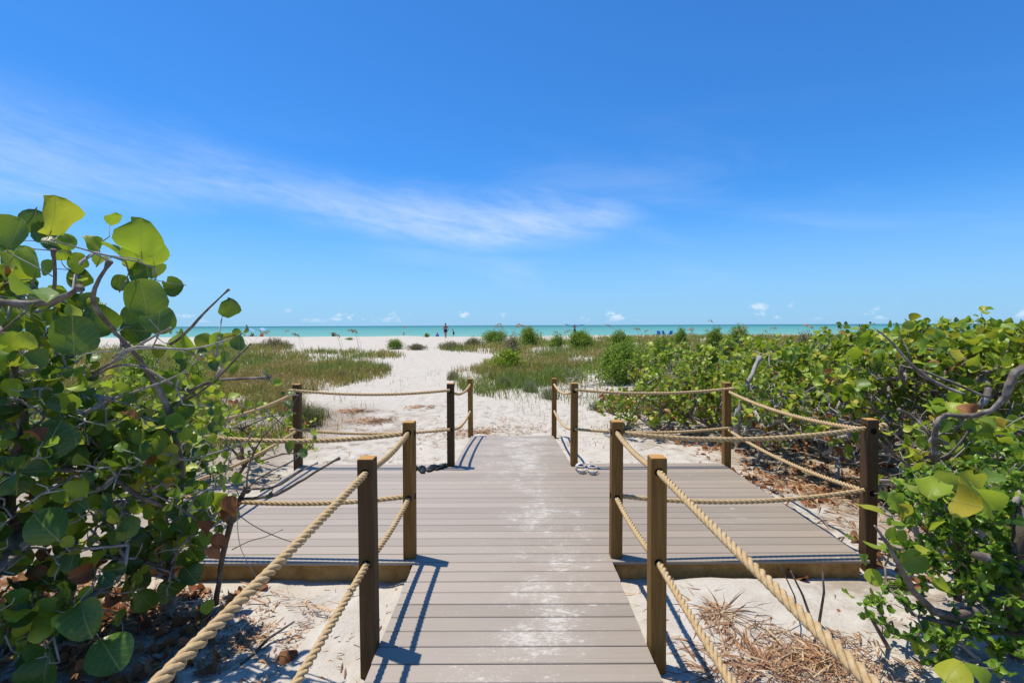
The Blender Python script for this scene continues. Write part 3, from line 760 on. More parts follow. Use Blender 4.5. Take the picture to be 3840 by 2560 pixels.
U6 = [(490,190,145,'y',0),(260,330,240,'d',0),(130,320,170,'d',0),(755,330,150,'d',0),(830,45,140,'y',0),(650,270,90,'m',0),(560,540,150,'d',0),(160,600,200,'m',1),(450,660,120,'d',0),(220,770,220,'d',0),(40,880,130,'d',0),(415,1000,155,'m',0),(330,1010,140,'d',0),(985,705,150,'m',0),(1110,645,120,'y',0),(1000,600,90,'y',0),(820,910,120,'d',0),(1000,890,125,'d',0),(870,1090,160,'d',0),(740,1150,140,'d',0),(430,1250,220,'d',0),(560,1420,240,'d',0),(710,1050,120,'d',0),(1055,1185,80,'y',0),(520,1100,100,'m',0),(190,1450,180,'d',0),(220,1530,230,'d',0),(80,950,160,'d',0),(900,1450,80,'m',0),(600,860,110,'m',1),(350,850,120,'d',0),(600,500,120,'d',0),(400,210,130,'m',1),(280,190,110,'d',0),(600,340,150,'d',0),(520,420,170,'m',1),(660,520,130,'d',0),(60,600,150,'d',0),(120,1150,160,'d',0),(250,1200,140,'d',0),(700,1480,110,'m',0),(330,1380,150,'d',0),(870,850,110,'m',1),(940,930,90,'m',0),(730,800,90,'y',1),(60,1350,170,'d',0),(480,1550,160,'d',0)]
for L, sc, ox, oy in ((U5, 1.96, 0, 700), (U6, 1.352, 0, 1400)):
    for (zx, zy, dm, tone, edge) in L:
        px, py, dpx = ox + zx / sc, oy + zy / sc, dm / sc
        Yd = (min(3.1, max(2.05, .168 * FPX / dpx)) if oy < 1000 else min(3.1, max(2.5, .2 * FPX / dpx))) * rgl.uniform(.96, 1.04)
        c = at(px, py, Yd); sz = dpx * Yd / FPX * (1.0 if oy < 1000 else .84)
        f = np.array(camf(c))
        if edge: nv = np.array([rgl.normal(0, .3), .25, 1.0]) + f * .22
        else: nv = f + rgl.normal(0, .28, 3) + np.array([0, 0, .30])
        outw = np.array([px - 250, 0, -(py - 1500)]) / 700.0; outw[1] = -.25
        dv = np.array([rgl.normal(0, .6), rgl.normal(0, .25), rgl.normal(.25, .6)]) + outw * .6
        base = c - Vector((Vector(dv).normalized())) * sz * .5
        expl.append((tuple(base), dv, nv, sz, {'y': 'leaf_bright', 'd': 'leaf_shaded', 'm': 'leaf_mid'}[tone]))  # tone picks the sunlit
def pxpath(pts, rad, m='bark'): return {'p': [at(*p) for p in pts], 'r': rad, 'm': m}
limbsL = [
 pxpath([(640,2330,3.35),(650,2050,3.25),(680,1780,3.1),(640,1560,3.0),(560,1400,2.9),(470,1290,2.75)], [.052,.046,.042,.036,.030,.022]),
 pxpath([(640,1560,3.0),(700,1480,3.0),(800,1430,2.95),(1010,1415,2.9)], [.026,.022,.019,.016]),
 pxpath([(700,1500,3.0),(790,1440,2.9),(900,1330,2.8),(940,1290,2.75)], [.016,.012,.010,.007]),
 pxpath([(470,1290,2.75),(420,1230,2.7),(350,1120,2.5),(410,980,2.4)], [.026,.023,.020,.017]),
 pxpath([(640,1290,2.8),(690,1255,2.75),(760,1180,2.7),(858,1085,2.65)], [.020,.016,.012,.008]),
 pxpath([(350,1400,2.9),(450,1340,2.8),(560,1270,2.7),(640,1230,2.65)], [.020,.016,.012,.008], 'twig'),
 pxpath([(420,1340,2.7),(520,1300,2.65),(700,1310,2.6),(850,1275,2.55),(900,1255,2.5)], [.013,.012,.011,.009,.006], 'twig'),
 pxpath([(810,2260,3.3),(835,2080,3.15),(885,1900,3.0),(925,1835,2.9)], [.040,.034,.030,.026], 'bark_dark'),
 pxpath([(900,1870,2.95),(1010,1860,2.8),(1100,1820,2.7),(1180,1770,2.6),(1272,1718,2.5)], [.020,.018,.016,.013,.009], 'bark_dark'),
 pxpath([(920,1835,2.9),(1030,1825,2.8),(1120,1770,2.75),(1190,1735,2.7)], [.014,.012,.010,.007]),
 pxpath([(905,1850,2.92),(990,1780,2.9),(1110,1720,2.85),(1185,1640,2.8)], [.010,.009,.007,.004]),
 pxpath([(925,1835,2.9),(935,1740,2.9),(985,1640,2.85),(1060,1560,2.8),(1120,1480,2.8)], [.012,.010,.008,.006,.004]),
 pxpath([(900,1900,3.0),(890,1960,2.95),(905,2060,2.9),(965,2170,2.85)], [.006,.005,.004,.003], 'twig'),
 pxpath([(895,1930,2.95),(960,1975,2.9),(1060,2020,2.85),(1140,2040,2.8)], [.006,.005,.004,.003], 'bark_dark'),
 pxpath([(870,2060,3.1),(930,2030,3.0),(1000,2010,2.95),(1060,1985,2.9)], [.007,.005,.004,.003], 'bark_dark'),
 pxpath([(760,1640,3.0),(850,1610,2.95),(960,1570,2.9),(1090,1555,2.85)], [.010,.008,.007,.004], 'twig'),
 pxpath([(720,1720,3.0),(830,1690,2.95),(930,1650,2.9),(1010,1540,2.8)], [.011,.009,.007,.004], 'twig'),
 pxpath([(650,1900,3.1),(540,1870,2.9),(420,1790,2.8),(300,1770,2.7),(180,1760,2.6)], [.030,.026,.023,.020,.015]),
 pxpath([(650,2000,3.2),(760,1990,3.1),(700,1920,3.0),(560,1840,2.9)], [.018,.015,.013,.010]),
 pxpath([(60,2000,2.9),(40,1800,2.85),(90,1600,2.8),(60,1400,2.8),(0,1250,2.8)], [.050,.046,.040,.034,.03], 'bark_dark'),
 pxpath([(150,2300,3.0),(260,2270,2.9),(355,2230,2.8),(440,2180,2.75)], [.012,.011,.009,.006], 'twig'),
 pxpath([(700,1480,3.0),(640,1440,2.9),(540,1380,2.85),(440,1370,2.8),(330,1420,2.8)], [.022,.018,.016,.014,.010]),
 pxpath([(300,1560,2.95),(420,1500,2.9),(560,1450,2.8),(680,1400,2.7),(760,1330,2.6)], [.017,.015,.013,.010,.006], 'twig'),
 pxpath([(0,1130,2.5),(110,1140,2.5),(220,1120,2.5),(300,1080,2.45)], [.040,.036,.030,.022]),
 pxpath([(200,1130,2.5),(205,1040,2.45),(200,935,2.4)], [.022,.018,.014]),
]
bl = [at(640, 2330, 3.35), at(250, 2450, 3.2), at(-150, 2400, 3.1)]
bases = [(p.x, p.y, gz(p.x, p.y) - .03) for p in bl] + [(-2.75, 3.5, -.2), (-3.3, 3.3, -.2), (-3.9, 3.6, -.2), (-2.05, 3.3, -.2)]
ellsL = [(-3.05, 2.60, 1.72, .80, .62, .50), (-2.65, 2.75, 1.15, .70, .60, .50), (-2.70, 2.8, .55, .66, .5, .42), (-3.9, 2.9, 1.4, .9, .9, .80), (-2.40, 3.0, 1.10, .45, .4, .32), (-2.30, 3.05, .45, .36, .35, .35), (-3.3, 2.6, .6, .6, .45, .5), (-3.4, 2.3, 1.35, .5, .4, .5), (-2.15, 3.2, .78, .32, .35, .55), (-2.5, 3.4, .75, .4, .35, .70), (-2.65, 2.75, .18, .55, .3, .28), (-3.1, 2.5, .35, .5, .35, .35)]
rgx = np.random.default_rng(12); xt = []
for _ in range(34):
    xx = rgx.uniform(640, 900); yy = rgx.uniform(1330, 1900) - (xx - 640) * .28
    xt.append(at(xx, max(1300, yy), rgx.uniform(2.55, 3.1)))
for q in ((1100,1530,2.8),(1180,1630,2.8),(1110,1700,2.85),(1060,1560,2.8),(1000,1830,2.8),(1020,1440,2.9),(840,1310,2.6),(900,1250,2.5),(980,1390,2.8),(1070,1480,2.8),(930,1700,2.9),(760,1990,3.0),(740,1830,2.95)): xt.append(at(*q))
sea_grape('sea_grape_bush', 'tall sea grape bush with large round leaves in the left foreground', 'sea grape bushes', 3, bases, ellsL, 1300, (2, 5), .096, ('leaf_hedge', 'leaf_shaded', None, .50), 300, .05, .25, .05, expl, limbsL, (0, -.1, 1), 'big', .16, xt, 'twig', .0030, .030, twigs=1500)
# ---- a lower yellow-green bush behind it, left of the platform
sea_grape('sea_grape_bush', 'low yellow-green sea grape bush behind the left railing', 'sea grape bushes', 9, [(-3.6, 6.4, -.2), (-4.3, 6.0, -.2), (-3.9, 7.2, -.2)], [(-3.9, 6.6, .45, .95, .9, .52), (-4.9, 6.3, .6, 1.0, .9, .7), (-3.2, 7.0, .25, .6, .5, .40)], 420, (2, 4), .085, ('leaf_bright', 'leaf_hedge', None, .6), 240, .03, .4, .05, None, None, (0, 0, 1), 'low', .1)

# ---- the sea-grape thicket on the right: several bushes
def hedge(label, seed, bases, ells, n_tip, size, per=(3, 8), **kw):
    kw.setdefault('bark', 'twig'); PR = kw.pop('prune', None) or (lambda T: (T[:, 2] > .55) | (np.random.default_rng(seed).random(len(T)) < .5)); kw.setdefault('dead', .035); kw.setdefault('bare', .18); kw.setdefault('zmin', .15); kw.setdefault('twigs', 300)
    return sea_grape('sea_grape_bush', label, 'sea grape bushes', seed, bases, ells, n_tip, per, size, ('leaf_hedge', 'leaf_mid', None, .90), 300, shell=.5, rmax=.030, prune=PR, **kw)
def bb(pts): return [(x, y, gz(x, y) - .05) for x, y in pts]
sea_grape('sea_grape_bush', 'low sea grape bush spilling onto the sand behind the right platform', 'sea grape bushes', 21, bb([(2.5, 9.3), (3.0, 9.8), (2.2, 9.9), (3.3, 9.2)]), [(2.6, 9.7, .22, .95, .9, .48), (3.6, 9.3, .40, .9, .9, .72)], 560, (2, 6), .082, ('leaf_hedge', 'leaf_mid', None, .75), 300, .06, .5, .0, None, None, (0, 0, 1), 'low', .14)
hedge('sea grape bush with pale yellow-green crown at the far left end of the right thicket', 22, bb([(3.6, 10.6), (4.2, 10.0), (3.2, 10.8), (4.6, 11.2)]), [(3.7, 10.8, .75, 1.2, 1.2, .72), (4.7, 10.2, .85, 1.0, 1.2, .75)], 880, .088)
limb3 = [pxpath([(2765, 1660, 7.3), (2768, 1560, 7.2), (2790, 1480, 7.2), (2812, 1420, 7.3), (2850, 1340, 7.5)], [.11, .10, .085, .07, .05], 'twig'), pxpath([(3000, 1640, 7.0), (2960, 1560, 7.0), (2900, 1510, 7.1), (2830, 1500, 7.2)], [.05, .045, .04, .03], 'twig')]
hedge('sea grape bush behind the rear corner post of the right platform', 23, bb([(4.2, 8.3), (4.9, 8.0), (3.7, 8.0), (5.3, 8.8)]), [(4.4, 8.3, .80, 1.05, 1.0, .80), (5.4, 8.3, .95, 1.0, 1.1, .72)], 960, .092, limbs=limb3)
limb4 = [
 pxpath([(3900,1370,3.9),(3820,1385,3.9),(3785,1440,3.9),(3760,1500,3.95),(3700,1545,4.0),(3620,1560,4.1),(3545,1558,4.1),(3510,1600,4.1),(3505,1720,4.2)], [.062,.060,.056,.052,.046,.040,.038,.042,.040]),
 pxpath([(3560,1900,4.5),(3480,1790,4.5),(3400,1740,4.5),(3290,1650,4.5)], [.034,.030,.026,.020]),
 pxpath([(3300,1800,4.4),(3420,1805,4.4),(3500,1770,4.4),(3620,1640,4.2)], [.036,.034,.030,.022]),
 pxpath([(3620,1480,4.6),(3520,1440,4.7),(3420,1370,4.8),(3330,1270,4.9),(3290,1240,4.9)], [.034,.030,.028,.020,.012]),
 pxpath([(3700,1490,4.6),(3560,1430,4.7),(3460,1390,4.8),(3380,1370,5.0)], [.030,.026,.022,.014]),
 pxpath([(3520,1780,4.4),(3510,1700,4.4),(3480,1620,4.4),(3420,1560,4.5),(3370,1535,4.5)], [.034,.030,.028,.026,.020]),
 pxpath([(3490,1730,4.3),(3560,1700,4.2),(3640,1610,4.1)], [.022,.020,.016]),
]
hedge('sea grape bush with thick twisted grey limb at the right edge', 24, bb([(4.3, 5.3), (4.9, 5.0), (3.9, 5.6), (5.2, 5.6)]), [(4.75, 5.6, 1.10, 1.05, .95, .70), (5.8, 5.4, 1.2, 1.0, 1.0, .70)], 800, .098, limbs=limb4, dead=.03, bare=.1, twigs=1300, zmin=.1, bark='bark', prune=lambda T: (T[:, 2] > 1.2) | (np.random.default_rng(4).random(len(T)) < .30), twig_ells=[(4.35, 5.1, .55, .85, .7, .55), (5.2, 5.0, .6, .9, .8, .6), (4.75, 5.6, 1.1, 1.05, .95, .7), (4.2, 4.5, .7, .6, .5, .5)])
hedge('sea grape bush rising highest in the middle of the right thicket', 25, bb([(5.3, 7.0), (5.9, 6.8), (4.8, 7.2), (6.4, 7.3)]), [(5.3, 7.0, 1.05, 1.1, 1.0, .78), (6.4, 7.0, 1.15, 1.1, 1.1, .75)], 940, .096)
hedge('sea grape bush beyond the others at the right, below the horizon', 26, bb([(6.6, 9.6), (7.4, 9.2), (5.9, 9.9)]), [(6.4, 9.7, .85, 1.4, 1.2, .72), (8.0, 9.4, 1.0, 1.4, 1.3, .75)], 700, .10)
hedge('low open sea grape bush with bare branches beside the right platform edge', 27, bb([(3.5, 7.2), (3.7, 6.6), (3.9, 6.0)]), [(3.65, 7.0, .62, .55, .85, .52), (3.95, 6.0, .75, .5, .75, .55)], 460, .082, per=(2, 5), dead=.08, bare=.2, twigs=260)

hedge('yellow-green sea grape bush between the right corner post and the right edge', 28, bb([(3.55, 4.3), (3.9, 4.1), (3.3, 3.6), (4.2, 3.9)]), [(3.65, 4.25, .28, .50, .50, .32), (3.95, 3.95, .48, .45, .5, .30), (3.25, 3.55, .28, .40, .40, .30), (3.40, 3.4, .55, .3, .3, .22), (4.4, 4.3, .5, .5, .5, .45), (3.9, 4.4, .75, .4, .4, .4)], 460, .10, per=(2, 5), dead=.05, bare=.2, twigs=200)

# ---- small-leaved shrub with sea-grape shoots in the right foreground
def small_shrub(label, seed, bases, ells, n_tip, size, per, mat='leaf_small', cat='shrub', group=None, bark='bark', extra=None, limbs=None, name='small_leaved_shrub', n_obj=0):
    rg = np.random.default_rng(seed); root = empty(name, bases[0]); tag(root, label, cat, group)
    B = Bush(rg, bases, r_tip=.0022, rmax=.03)
    for pth in (limbs or []):
        ids = []
        for k, p in enumerate(pth['p']):
            B.P.append(Vector(p)); B.par.append(ids[-1] if ids else -1); B.depth.append(.2 + .1 * k); ids.append(len(B.P) - 1)
    for p in ell_points(rg, max(6, n_tip // 8), ells, 0): B.reach(p * np.array([1, 1, .7]), .2)
    O, D, N, S = [], [], [], []
    for p in ell_points(rg, n_tip, ells, .35, .0):
        ids = B.reach(p, .09); tp = np.array(tuple(B.P[ids[-1]])); pv = np.array(tuple(B.P[ids[0]])); ax = tp - pv; L = np.linalg.norm(ax) + 1e-6; ax /= L
        for j in range(rg.integers(*per)):
            q = tp - ax * min(L, .02 * j * rg.uniform(.6, 1.3)); dv = ax * .6 + rg.normal(0, .65, 3); dv[2] += .2
            O.append(q); D.append(dv); N.append(np.array([0, 0, 1.]) + rg.normal(0, .6, 3)); S.append(size * rg.uniform(.6, 1.25))
    B.build(M[bark], root)
    for pth in (limbs or []):
        b2 = MB(); b2.tube(pth['p'], pth['r'], 8); b2.build('limb', M[pth['m']], root, True)
    O, D, N, S = map(np.array, (O, D, N, S))
    tm = leaf_template(5, 3, .2, .2, .03, .2, 31); tmV = tm[0].copy(); tmV[:, 0] *= .62; tm = (tmV, tm[1], tm[2])
    _, _, dep = project(O); order = np.argsort(-S / np.maximum(dep, .2))
    if n_obj:
        sh = np_mesh('leaf', tm[0], tm[1], M[mat], True, None, tm[2])
        for i in order[:n_obj]: leaf_obj('leaf', sh, O[i], D[i], N[i], S[i], root)
    ii = order[n_obj:]
    f = link('foliage', merged('foliage', tm, O[ii], D[ii], N[ii], S[ii], M[mat], rg)); place(f, root); f['kind'] = 'stuff'
    for (p, dv, nv, sz, mk) in (extra or []):
        leaf_obj('leaf', tmesh('big', int(rg.integers(len(BIG))), M[mk]), p, dv, nv, sz, root)
    return root
ex = []; rge = np.random.default_rng(5)
ER = [(720,260,180,'y',1),(900,250,160,'y',0),(960,310,130,'y',0),(880,470,110,'y',0),(930,500,120,'y',0),(770,550,170,'y',1),(940,405,120,'y',1),(1090,610,130,'y',1),(1210,410,120,'y',0),(1030,680,170,'m',0),(740,785,120,'y',0),(740,910,90,'y',1),(1240,860,150,'y',0),(1080,1310,110,'y',0),(1320,1470,220,'y',1),(1180,130,210,'y',1),(1400,240,240,'y',0),(1560,180,240,'y',1),(1700,190,160,'y',1),(1660,660,130,'m',0),(670,660,80,'m',0),(1310,60,180,'m',1),(1450,90,200,'y',0),(1640,60,160,'m',0),(1560,260,200,'y',0),(1500,1530,200,'y',1),(1760,930,110,'y',0),(810,200,80,'m',0),(1590,500,80,'m',0),(1030,130,90,'m',0),(540,910,90,'y',1),(560,500,70,'m',1)]
for (zx, zy, dm, tone, edge) in ER:
    px, py, dpx = 2900 + zx / 1.96, 1760 + zy / 1.96, dm / 1.96
    Yd = min(2.75, max(2.28, .13 * FPX / dpx)); c = at(px, py, Yd); sz = dpx * Yd / FPX; f = np.array(camf(c))
    nv = (np.array([rge.normal(0, .3), .1, 1.0]) + f * .3) if edge else (f * .8 + rge.normal(0, .3, 3) + np.array([0, 0, .5]))
    dv = np.array([rge.normal(-.4, .6), rge.normal(-.1, .3), rge.normal(.25, .5)])
    ex.append((tuple(c - Vector(dv).normalized() * sz * .5), dv, nv, sz, {'y': 'leaf_bright', 'm': 'leaf_mid'}[tone]))
limbR = [
 pxpath([(3830,2700,2.95),(3815,2480,2.9),(3800,2250,2.85),(3822,2050,2.8),(3840,1900,2.8)], [.05,.046,.040,.036,.030], 'bark_dark'),
 pxpath([(3800,2370,2.85),(3650,2360,2.75),(3530,2330,2.7),(3440,2310,2.65)], [.022,.018,.013,.008], 'bark_dark'),
 pxpath([(3830,2180,2.85),(3760,2210,2.8),(3700,2280,2.8),(3570,2310,2.75),(3500,2290,2.7),(3420,2210,2.65),(3330,2040,2.6),(3280,1970,2.55)], [.034,.032,.030,.026,.022,.016,.010,.005]),
 pxpath([(3810,2120,2.85),(3740,2100,2.8),(3660,2080,2.7)], [.036,.030,.022], 'bark'),
 pxpath([(3760,2560,2.9),(3700,2500,2.85),(3600,2410,2.8)], [.018,.014,.008], 'twig'),
 pxpath([(3400,2480,3.0),(3480,2430,2.95),(3560,2400,2.9)], [.022,.020,.016], 'twig'),
 pxpath([(3350,2460,3.0),(3310,2390,2.95),(3270,2320,2.9)], [.014,.012,.010], 'bark'),
 pxpath([(3680,2140,3.2),(3620,2040,3.2),(3560,1960,3.15),(3480,1900,3.1),(3380,1850,3.1),(3280,1850,3.0)], [.022,.020,.018,.014,.009,.005], 'bark'),
 pxpath([(3600,2100,3.0),(3570,1950,2.95),(3520,1850,2.9),(3590,1760,2.9)], [.010,.009,.008,.005]),
 pxpath([(3810,1990,2.9),(3800,1900,2.9),(3830,1830,2.9)], [.02,.018,.016], 'twig'),
 pxpath([(3590,2250,3.1),(3600,2100,3.1),(3540,2000,3.0)], [.022,.020,.014]),
 pxpath([(3680,2260,3.1),(3700,2150,3.1),(3720,2050,3.0)], [.018,.016,.012], 'twig'),
]
small_shrub('small-leaved green shrub mixed with sea grape shoots in the right foreground', 41, [(2.85, 2.95, -.2), (2.6, 3.0, -.2), (2.35, 2.9, -.2), (3.1, 3.2, -.2)],
            [(2.68, 2.95, .42, .42, .35, .22), (2.75, 3.05, .78, .42, .3, .22), (2.32, 2.8, .18, .32, .3, .14), (2.95, 3.0, .45, .4, .35, .30), (2.55, 2.75, .02, .45, .2, .12), (2.42, 3.05, .72, .14, .2, .12), (2.75, 2.75, .2, .3, .3, .25), (2.95, 2.85, .75, .3, .3, .25), (3.15, 3.05, .95, .25, .25, .2), (2.5, 2.62, .0, .4, .15, .16), (2.85, 2.6, .05, .3, .2, .2)], 600, .048, (5, 11), n_obj=250, extra=ex, limbs=limbR)

# ------------------------------------------------------------------ round dune shrubs in the middle distance
def dune_shrub(label, seed, px0, px1, ytop, ybase, Y=None, mat='leaf_far', n=900, leaf=.09, name='dune_shrub', flat=1.0):
    rg = np.random.default_rng(seed)
    pxc = (px0 + px1) / 2
    if Y is None: Y = on_ground(pxc, ybase).y
    a, b = at(px0, ybase, Y), at(px1, ybase, Y); wx = (b.x - a.x) / 2; cx = (a.x + b.x) / 2; top = at(pxc, ytop, Y).z; z0 = gz(cx, Y); H = max(.25, top - z0)
    root = empty(name, (cx, Y, z0)); tag(root, label, 'shrub', 'dune shrubs')
    dpt = wx * .8 * flat; blobs = []
    for _ in range(15):
        an = rg.uniform(0, 6.28); rr_ = rg.uniform(0, .72) if _ else 0.; hh = rg.uniform(.28, .72) * (1 - .45 * rr_)
        blobs.append((cx + math.cos(an) * rr_ * wx, Y + math.sin(an) * rr_ * dpt, z0 + H * hh, wx * rg.uniform(.28, .42), dpt * rg.uniform(.3, .45), H * rg.uniform(.20, .32)))
    for _ in range(10):
        an = rg.uniform(0, 6.28); rr_ = rg.uniform(.3, 1.12); blobs.append((cx + math.cos(an) * rr_ * wx, Y + math.sin(an) * rr_ * dpt, z0 + H * rg.uniform(.1, .45), wx * rg.uniform(.10, .26), dpt * rg.uniform(.15, .3), H * rg.uniform(.14, .34)))
    P = ell_points(rg, n, blobs, .45); P = P[P[:, 2] > z0 + .03]
    P = P + rg.normal(0, .06, P.shape) * np.array([wx, dpt, H])
    P[:, 2] = np.minimum(P[:, 2], z0 + H * 1.06)
    B = Bush(rg, [(cx + rg.uniform(-.2, .2) * wx, Y + rg.uniform(-.2, .2) * dpt, z0 - .05) for _ in range(4)], r_tip=.006, rmax=.05)
    for p in P[:45]: B.reach(p, .3)
    mb = MB(); B.mesh(mb, 5, 3); mb.build('branches', M['bark'], root, True)
    k = 6; O = np.repeat(P, k, 0) + rg.normal(0, leaf * .8, (len(P) * k, 3)); out = O - np.array([cx, Y, z0 + H * .3]); out /= np.linalg.norm(out, axis=1)[:, None]
    D = out * .6 + rg.normal(0, .7, O.shape); D[:, 2] += .3; N = out + rg.normal(0, .6, O.shape) + np.array([0, 0, .4])
    sp_ = rg.random(len(O)) < .06; O[sp_, 2] += rg.uniform(0, .16, sp_.sum()) * H
    rnd = np.clip(np.repeat(rg.random(len(P)), k) * .6 + rg.random(len(O)) * .4, 0, .999)
    f = link('crown', merged('crown', SMALL, O, D, N, leaf * rg.uniform(.8, 1.5, len(O)), M[mat], rg, rnd)); place(f, root)
    return root
dune_shrub('small bright green rounded shrub alone on the sand left of the walking woman', 101, 1440, 1517, 1267, 1309, mat='leaf_far', n=500, leaf=.07)
dune_shrub('round green dune shrub right of the walking woman, nearest of the pair', 102, 1800, 1902, 1229, 1291, n=1000)
dune_shrub('wide green dune shrub below the tall sea oats, right of its rounder neighbour', 103, 1918, 2040, 1218, 1272, n=1000, Y=38)
dune_shrub('dense green dune shrub in front of the blue sunshade', 104, 2124, 2230, 1231, 1282, n=1000, Y=32)
dune_shrub('green dune shrub with upright shoots between the sunshade and the blue chairs', 105, 2275, 2372, 1234, 1276, n=850, Y=32)
dune_shrub('broad low green shrub spreading in front of the sea grape thicket', 106, 2225, 2440, 1262, 1362, n=1700, Y=16.5, leaf=.075)
dune_shrub('small green dune shrub just right of the blue chairs', 107, 2522, 2588, 1226, 1272, n=600, Y=36)
dune_shrub('green dune shrub under a leaning sea oat stalk, left of the broad dark one', 108, 2648, 2714, 1215, 1270, n=700, Y=30)
dune_shrub('broad dark green dune shrub rising to the horizon above the thicket', 109, 2714, 2830, 1212, 1270, n=1000, Y=30)
dune_shrub('low green dune shrub behind the right thicket near the white sand gap', 110, 3170, 3290, 1216, 1262, n=700, Y=26)
dune_shrub('low brown-olive shrub on the bare sand before the walking woman', 111, 1640, 1740, 1277, 1310, mat='leaf_olive', n=420, leaf=.07, flat=1.6)
dune_shrub('brown-olive shrub beside the round green shrub', 112, 1735, 1815, 1262, 1300, mat='leaf_olive', n=420, leaf=.08)
dune_shrub('low reddish-brown shrub right of the small bright green one', 113, 1525, 1600, 1289, 1312, mat='leaf_olive', n=350, leaf=.07, flat=1.6)
dune_shrub('lime green trailing plant on the dune below the two round shrubs', 114, 1835, 1960, 1300, 1324, mat='leaf_lime', n=260, leaf=.11, Y=21)
dune_shrub('flat green beach plant on the sand near the black chair', 115, 1297, 1326, 1265, 1275, n=140, leaf=.06)
dune_shrub('pale green tuft on the beach crest left of the blue sitting figure', 116, 1590, 1610, 1250, 1263, n=120, leaf=.09, Y=58)
dune_shrub('grassy green mound on the beach below the parasols', 117, 955, 1095, 1268, 1309, mat='leaf_olive', n=500, leaf=.08, flat=1.2)

SCR = [(2040, 2130, 1252, 1280, 34, 'leaf_far', 'low scrub joining the wide green shrub to the one before the sunshade'), (1880, 1960, 1258, 1288, 30, 'leaf_olive', 'dry olive scrub at the foot of the two round shrubs'), (2420, 2530, 1248, 1290, 24, 'leaf_far', 'green scrub below the three blue chairs'), (2960, 3080, 1232, 1275, 22, 'leaf_olive', 'olive scrub with sea oats behind the thicket'), (2330, 2460, 1290, 1345, 18.5, 'leaf_far', 'bright scrub on the right flank of the broad low shrub'), (640, 780, 1330, 1400, 14, 'leaf_far', 'green scrub in the grass behind the left bush'), (430, 620, 1290, 1370, 15, 'leaf_far', 'green scrub far behind the left bush')]
for i, (a_, b_, t_, g_, Y_, m_, lb) in enumerate(SCR): dune_shrub(lb, 140 + i, a_, b_, t_, g_, Y=Y_, mat=m_, n=520, leaf=.08, flat=1.3)

# ------------------------------------------------------------------ dune grass (one mass)
def in_poly(px, py, poly):
    c = np.zeros(len(px), bool); n = len(poly)
    for i in range(n):
        x0, y0 = poly[i]; x1, y1 = poly[(i + 1) % n]
        k = ((y0 > py) != (y1 > py)) & (px < (x1 - x0) * (py - y0) / ((y1 - y0) if y1 != y0 else 1e-9) + x0); c ^= k
    return c
POLY_L = [(-2600, 1720), (-2600, 1300), (300, 1300), (900, 1310), (1000, 1318), (1330, 1318), (1500, 1328), (1512, 1338), (1400, 1346), (1290, 1347), (1380, 1362), (1462, 1385), (1440, 1418), (1330, 1438), (1240, 1462), (1130, 1480), (1110, 1520), (1195, 1560), (1225, 1590), (1130, 1625), (900, 1680), (600, 1720)]
POLY_R = [(1660, 1303), (1790, 1291), (2000, 1274), (2300, 1266), (2600, 1262), (3000, 1262), (5600, 1262), (5600, 1700), (3000, 1600), (2420, 1560), (2250, 1530), (2080, 1512), (1870, 1500), (1740, 1470), (1690, 1425), (1705, 1398), (1800, 1374), (1850, 1356), (1905, 1342), (1885, 1328), (1800, 1322), (1660, 1314)]
POLY_T = [(935, 1312), (1100, 1312), (1080, 1300), (950, 1300)]
rg = np.random.default_rng(8)
def grass_points(n, ylo, yhi, xr):
    Yv = ylo * (yhi / ylo) ** rg.random(n); Xv = rg.uniform(-1, 1, n) * xr * Yv
    Pw = np.stack([Xv, Yv, hz(Xv, Yv)], -1); px, py, _ = project(Pw)
    px = px + rg.normal(0, 9, n); py = py + rg.normal(0, 3, n)
    return Pw, px, py
def blades(Pw, H, lean, Wd, colb, colt, name, mat, segs=2):
    n = len(Pw); an = rg.uniform(0, 6.28, n); ax = np.stack([np.cos(an), np.sin(an), np.zeros(n)], -1)
    la = rg.uniform(0, 6.28, n); ld = np.stack([np.cos(la), np.sin(la), np.zeros(n)], -1) * (lean * H)[:, None]
    up = np.array([0, 0, 1.0])
    mid = Pw + up * (H * .58)[:, None] + ld * .32; tip = Pw + up * (H * (1 - .35 * lean))[:, None] + ld
    w2 = (Wd / 2)[:, None]
    V = np.stack([Pw - ax * w2, Pw + ax * w2, mid - ax * w2 * .75, mid + ax * w2 * .75, tip], 1).reshape(-1, 3)
    b = (np.arange(n) * 5)[:, None]
    Fc = np.concatenate([b + np.array([0, 1, 3]), b + np.array([0, 3, 2]), b + np.array([2, 3, 4])], 0)
    C = np.stack([colb, colb, (colb + colt) / 2, (colb + colt) / 2, colt], 1).reshape(-1, 3)
    return np_mesh(name, V, Fc, mat, False, None, None, C)
PAL = np.array([(.10, .20, .022), (.17, .25, .032), (.25, .27, .045), (.33, .26, .065), (.38, .24, .09), (.46, .34, .15), (.27, .14, .055)])
def grass_cols(Pw, n):
    k = vnoise(Pw[:, 0] * .42 + 3, Pw[:, 1] * .30, 9); k2 = vnoise(Pw[:, 0] * 1.5, Pw[:, 1] * 1.2, 10)
    t = np.clip(k * .62 + k2 * .5 - .20 + rg.normal(0, .17, n), 0, .999)
    ci = t * (len(PAL) - 1.6); i = ci.astype(int); fr = (ci - i)[:, None]
    c = PAL[i] * (1 - fr) + PAL[np.minimum(i + 1, len(PAL) - 1)] * fr
    return c * rg.uniform(.8, 1.25, n)[:, None]
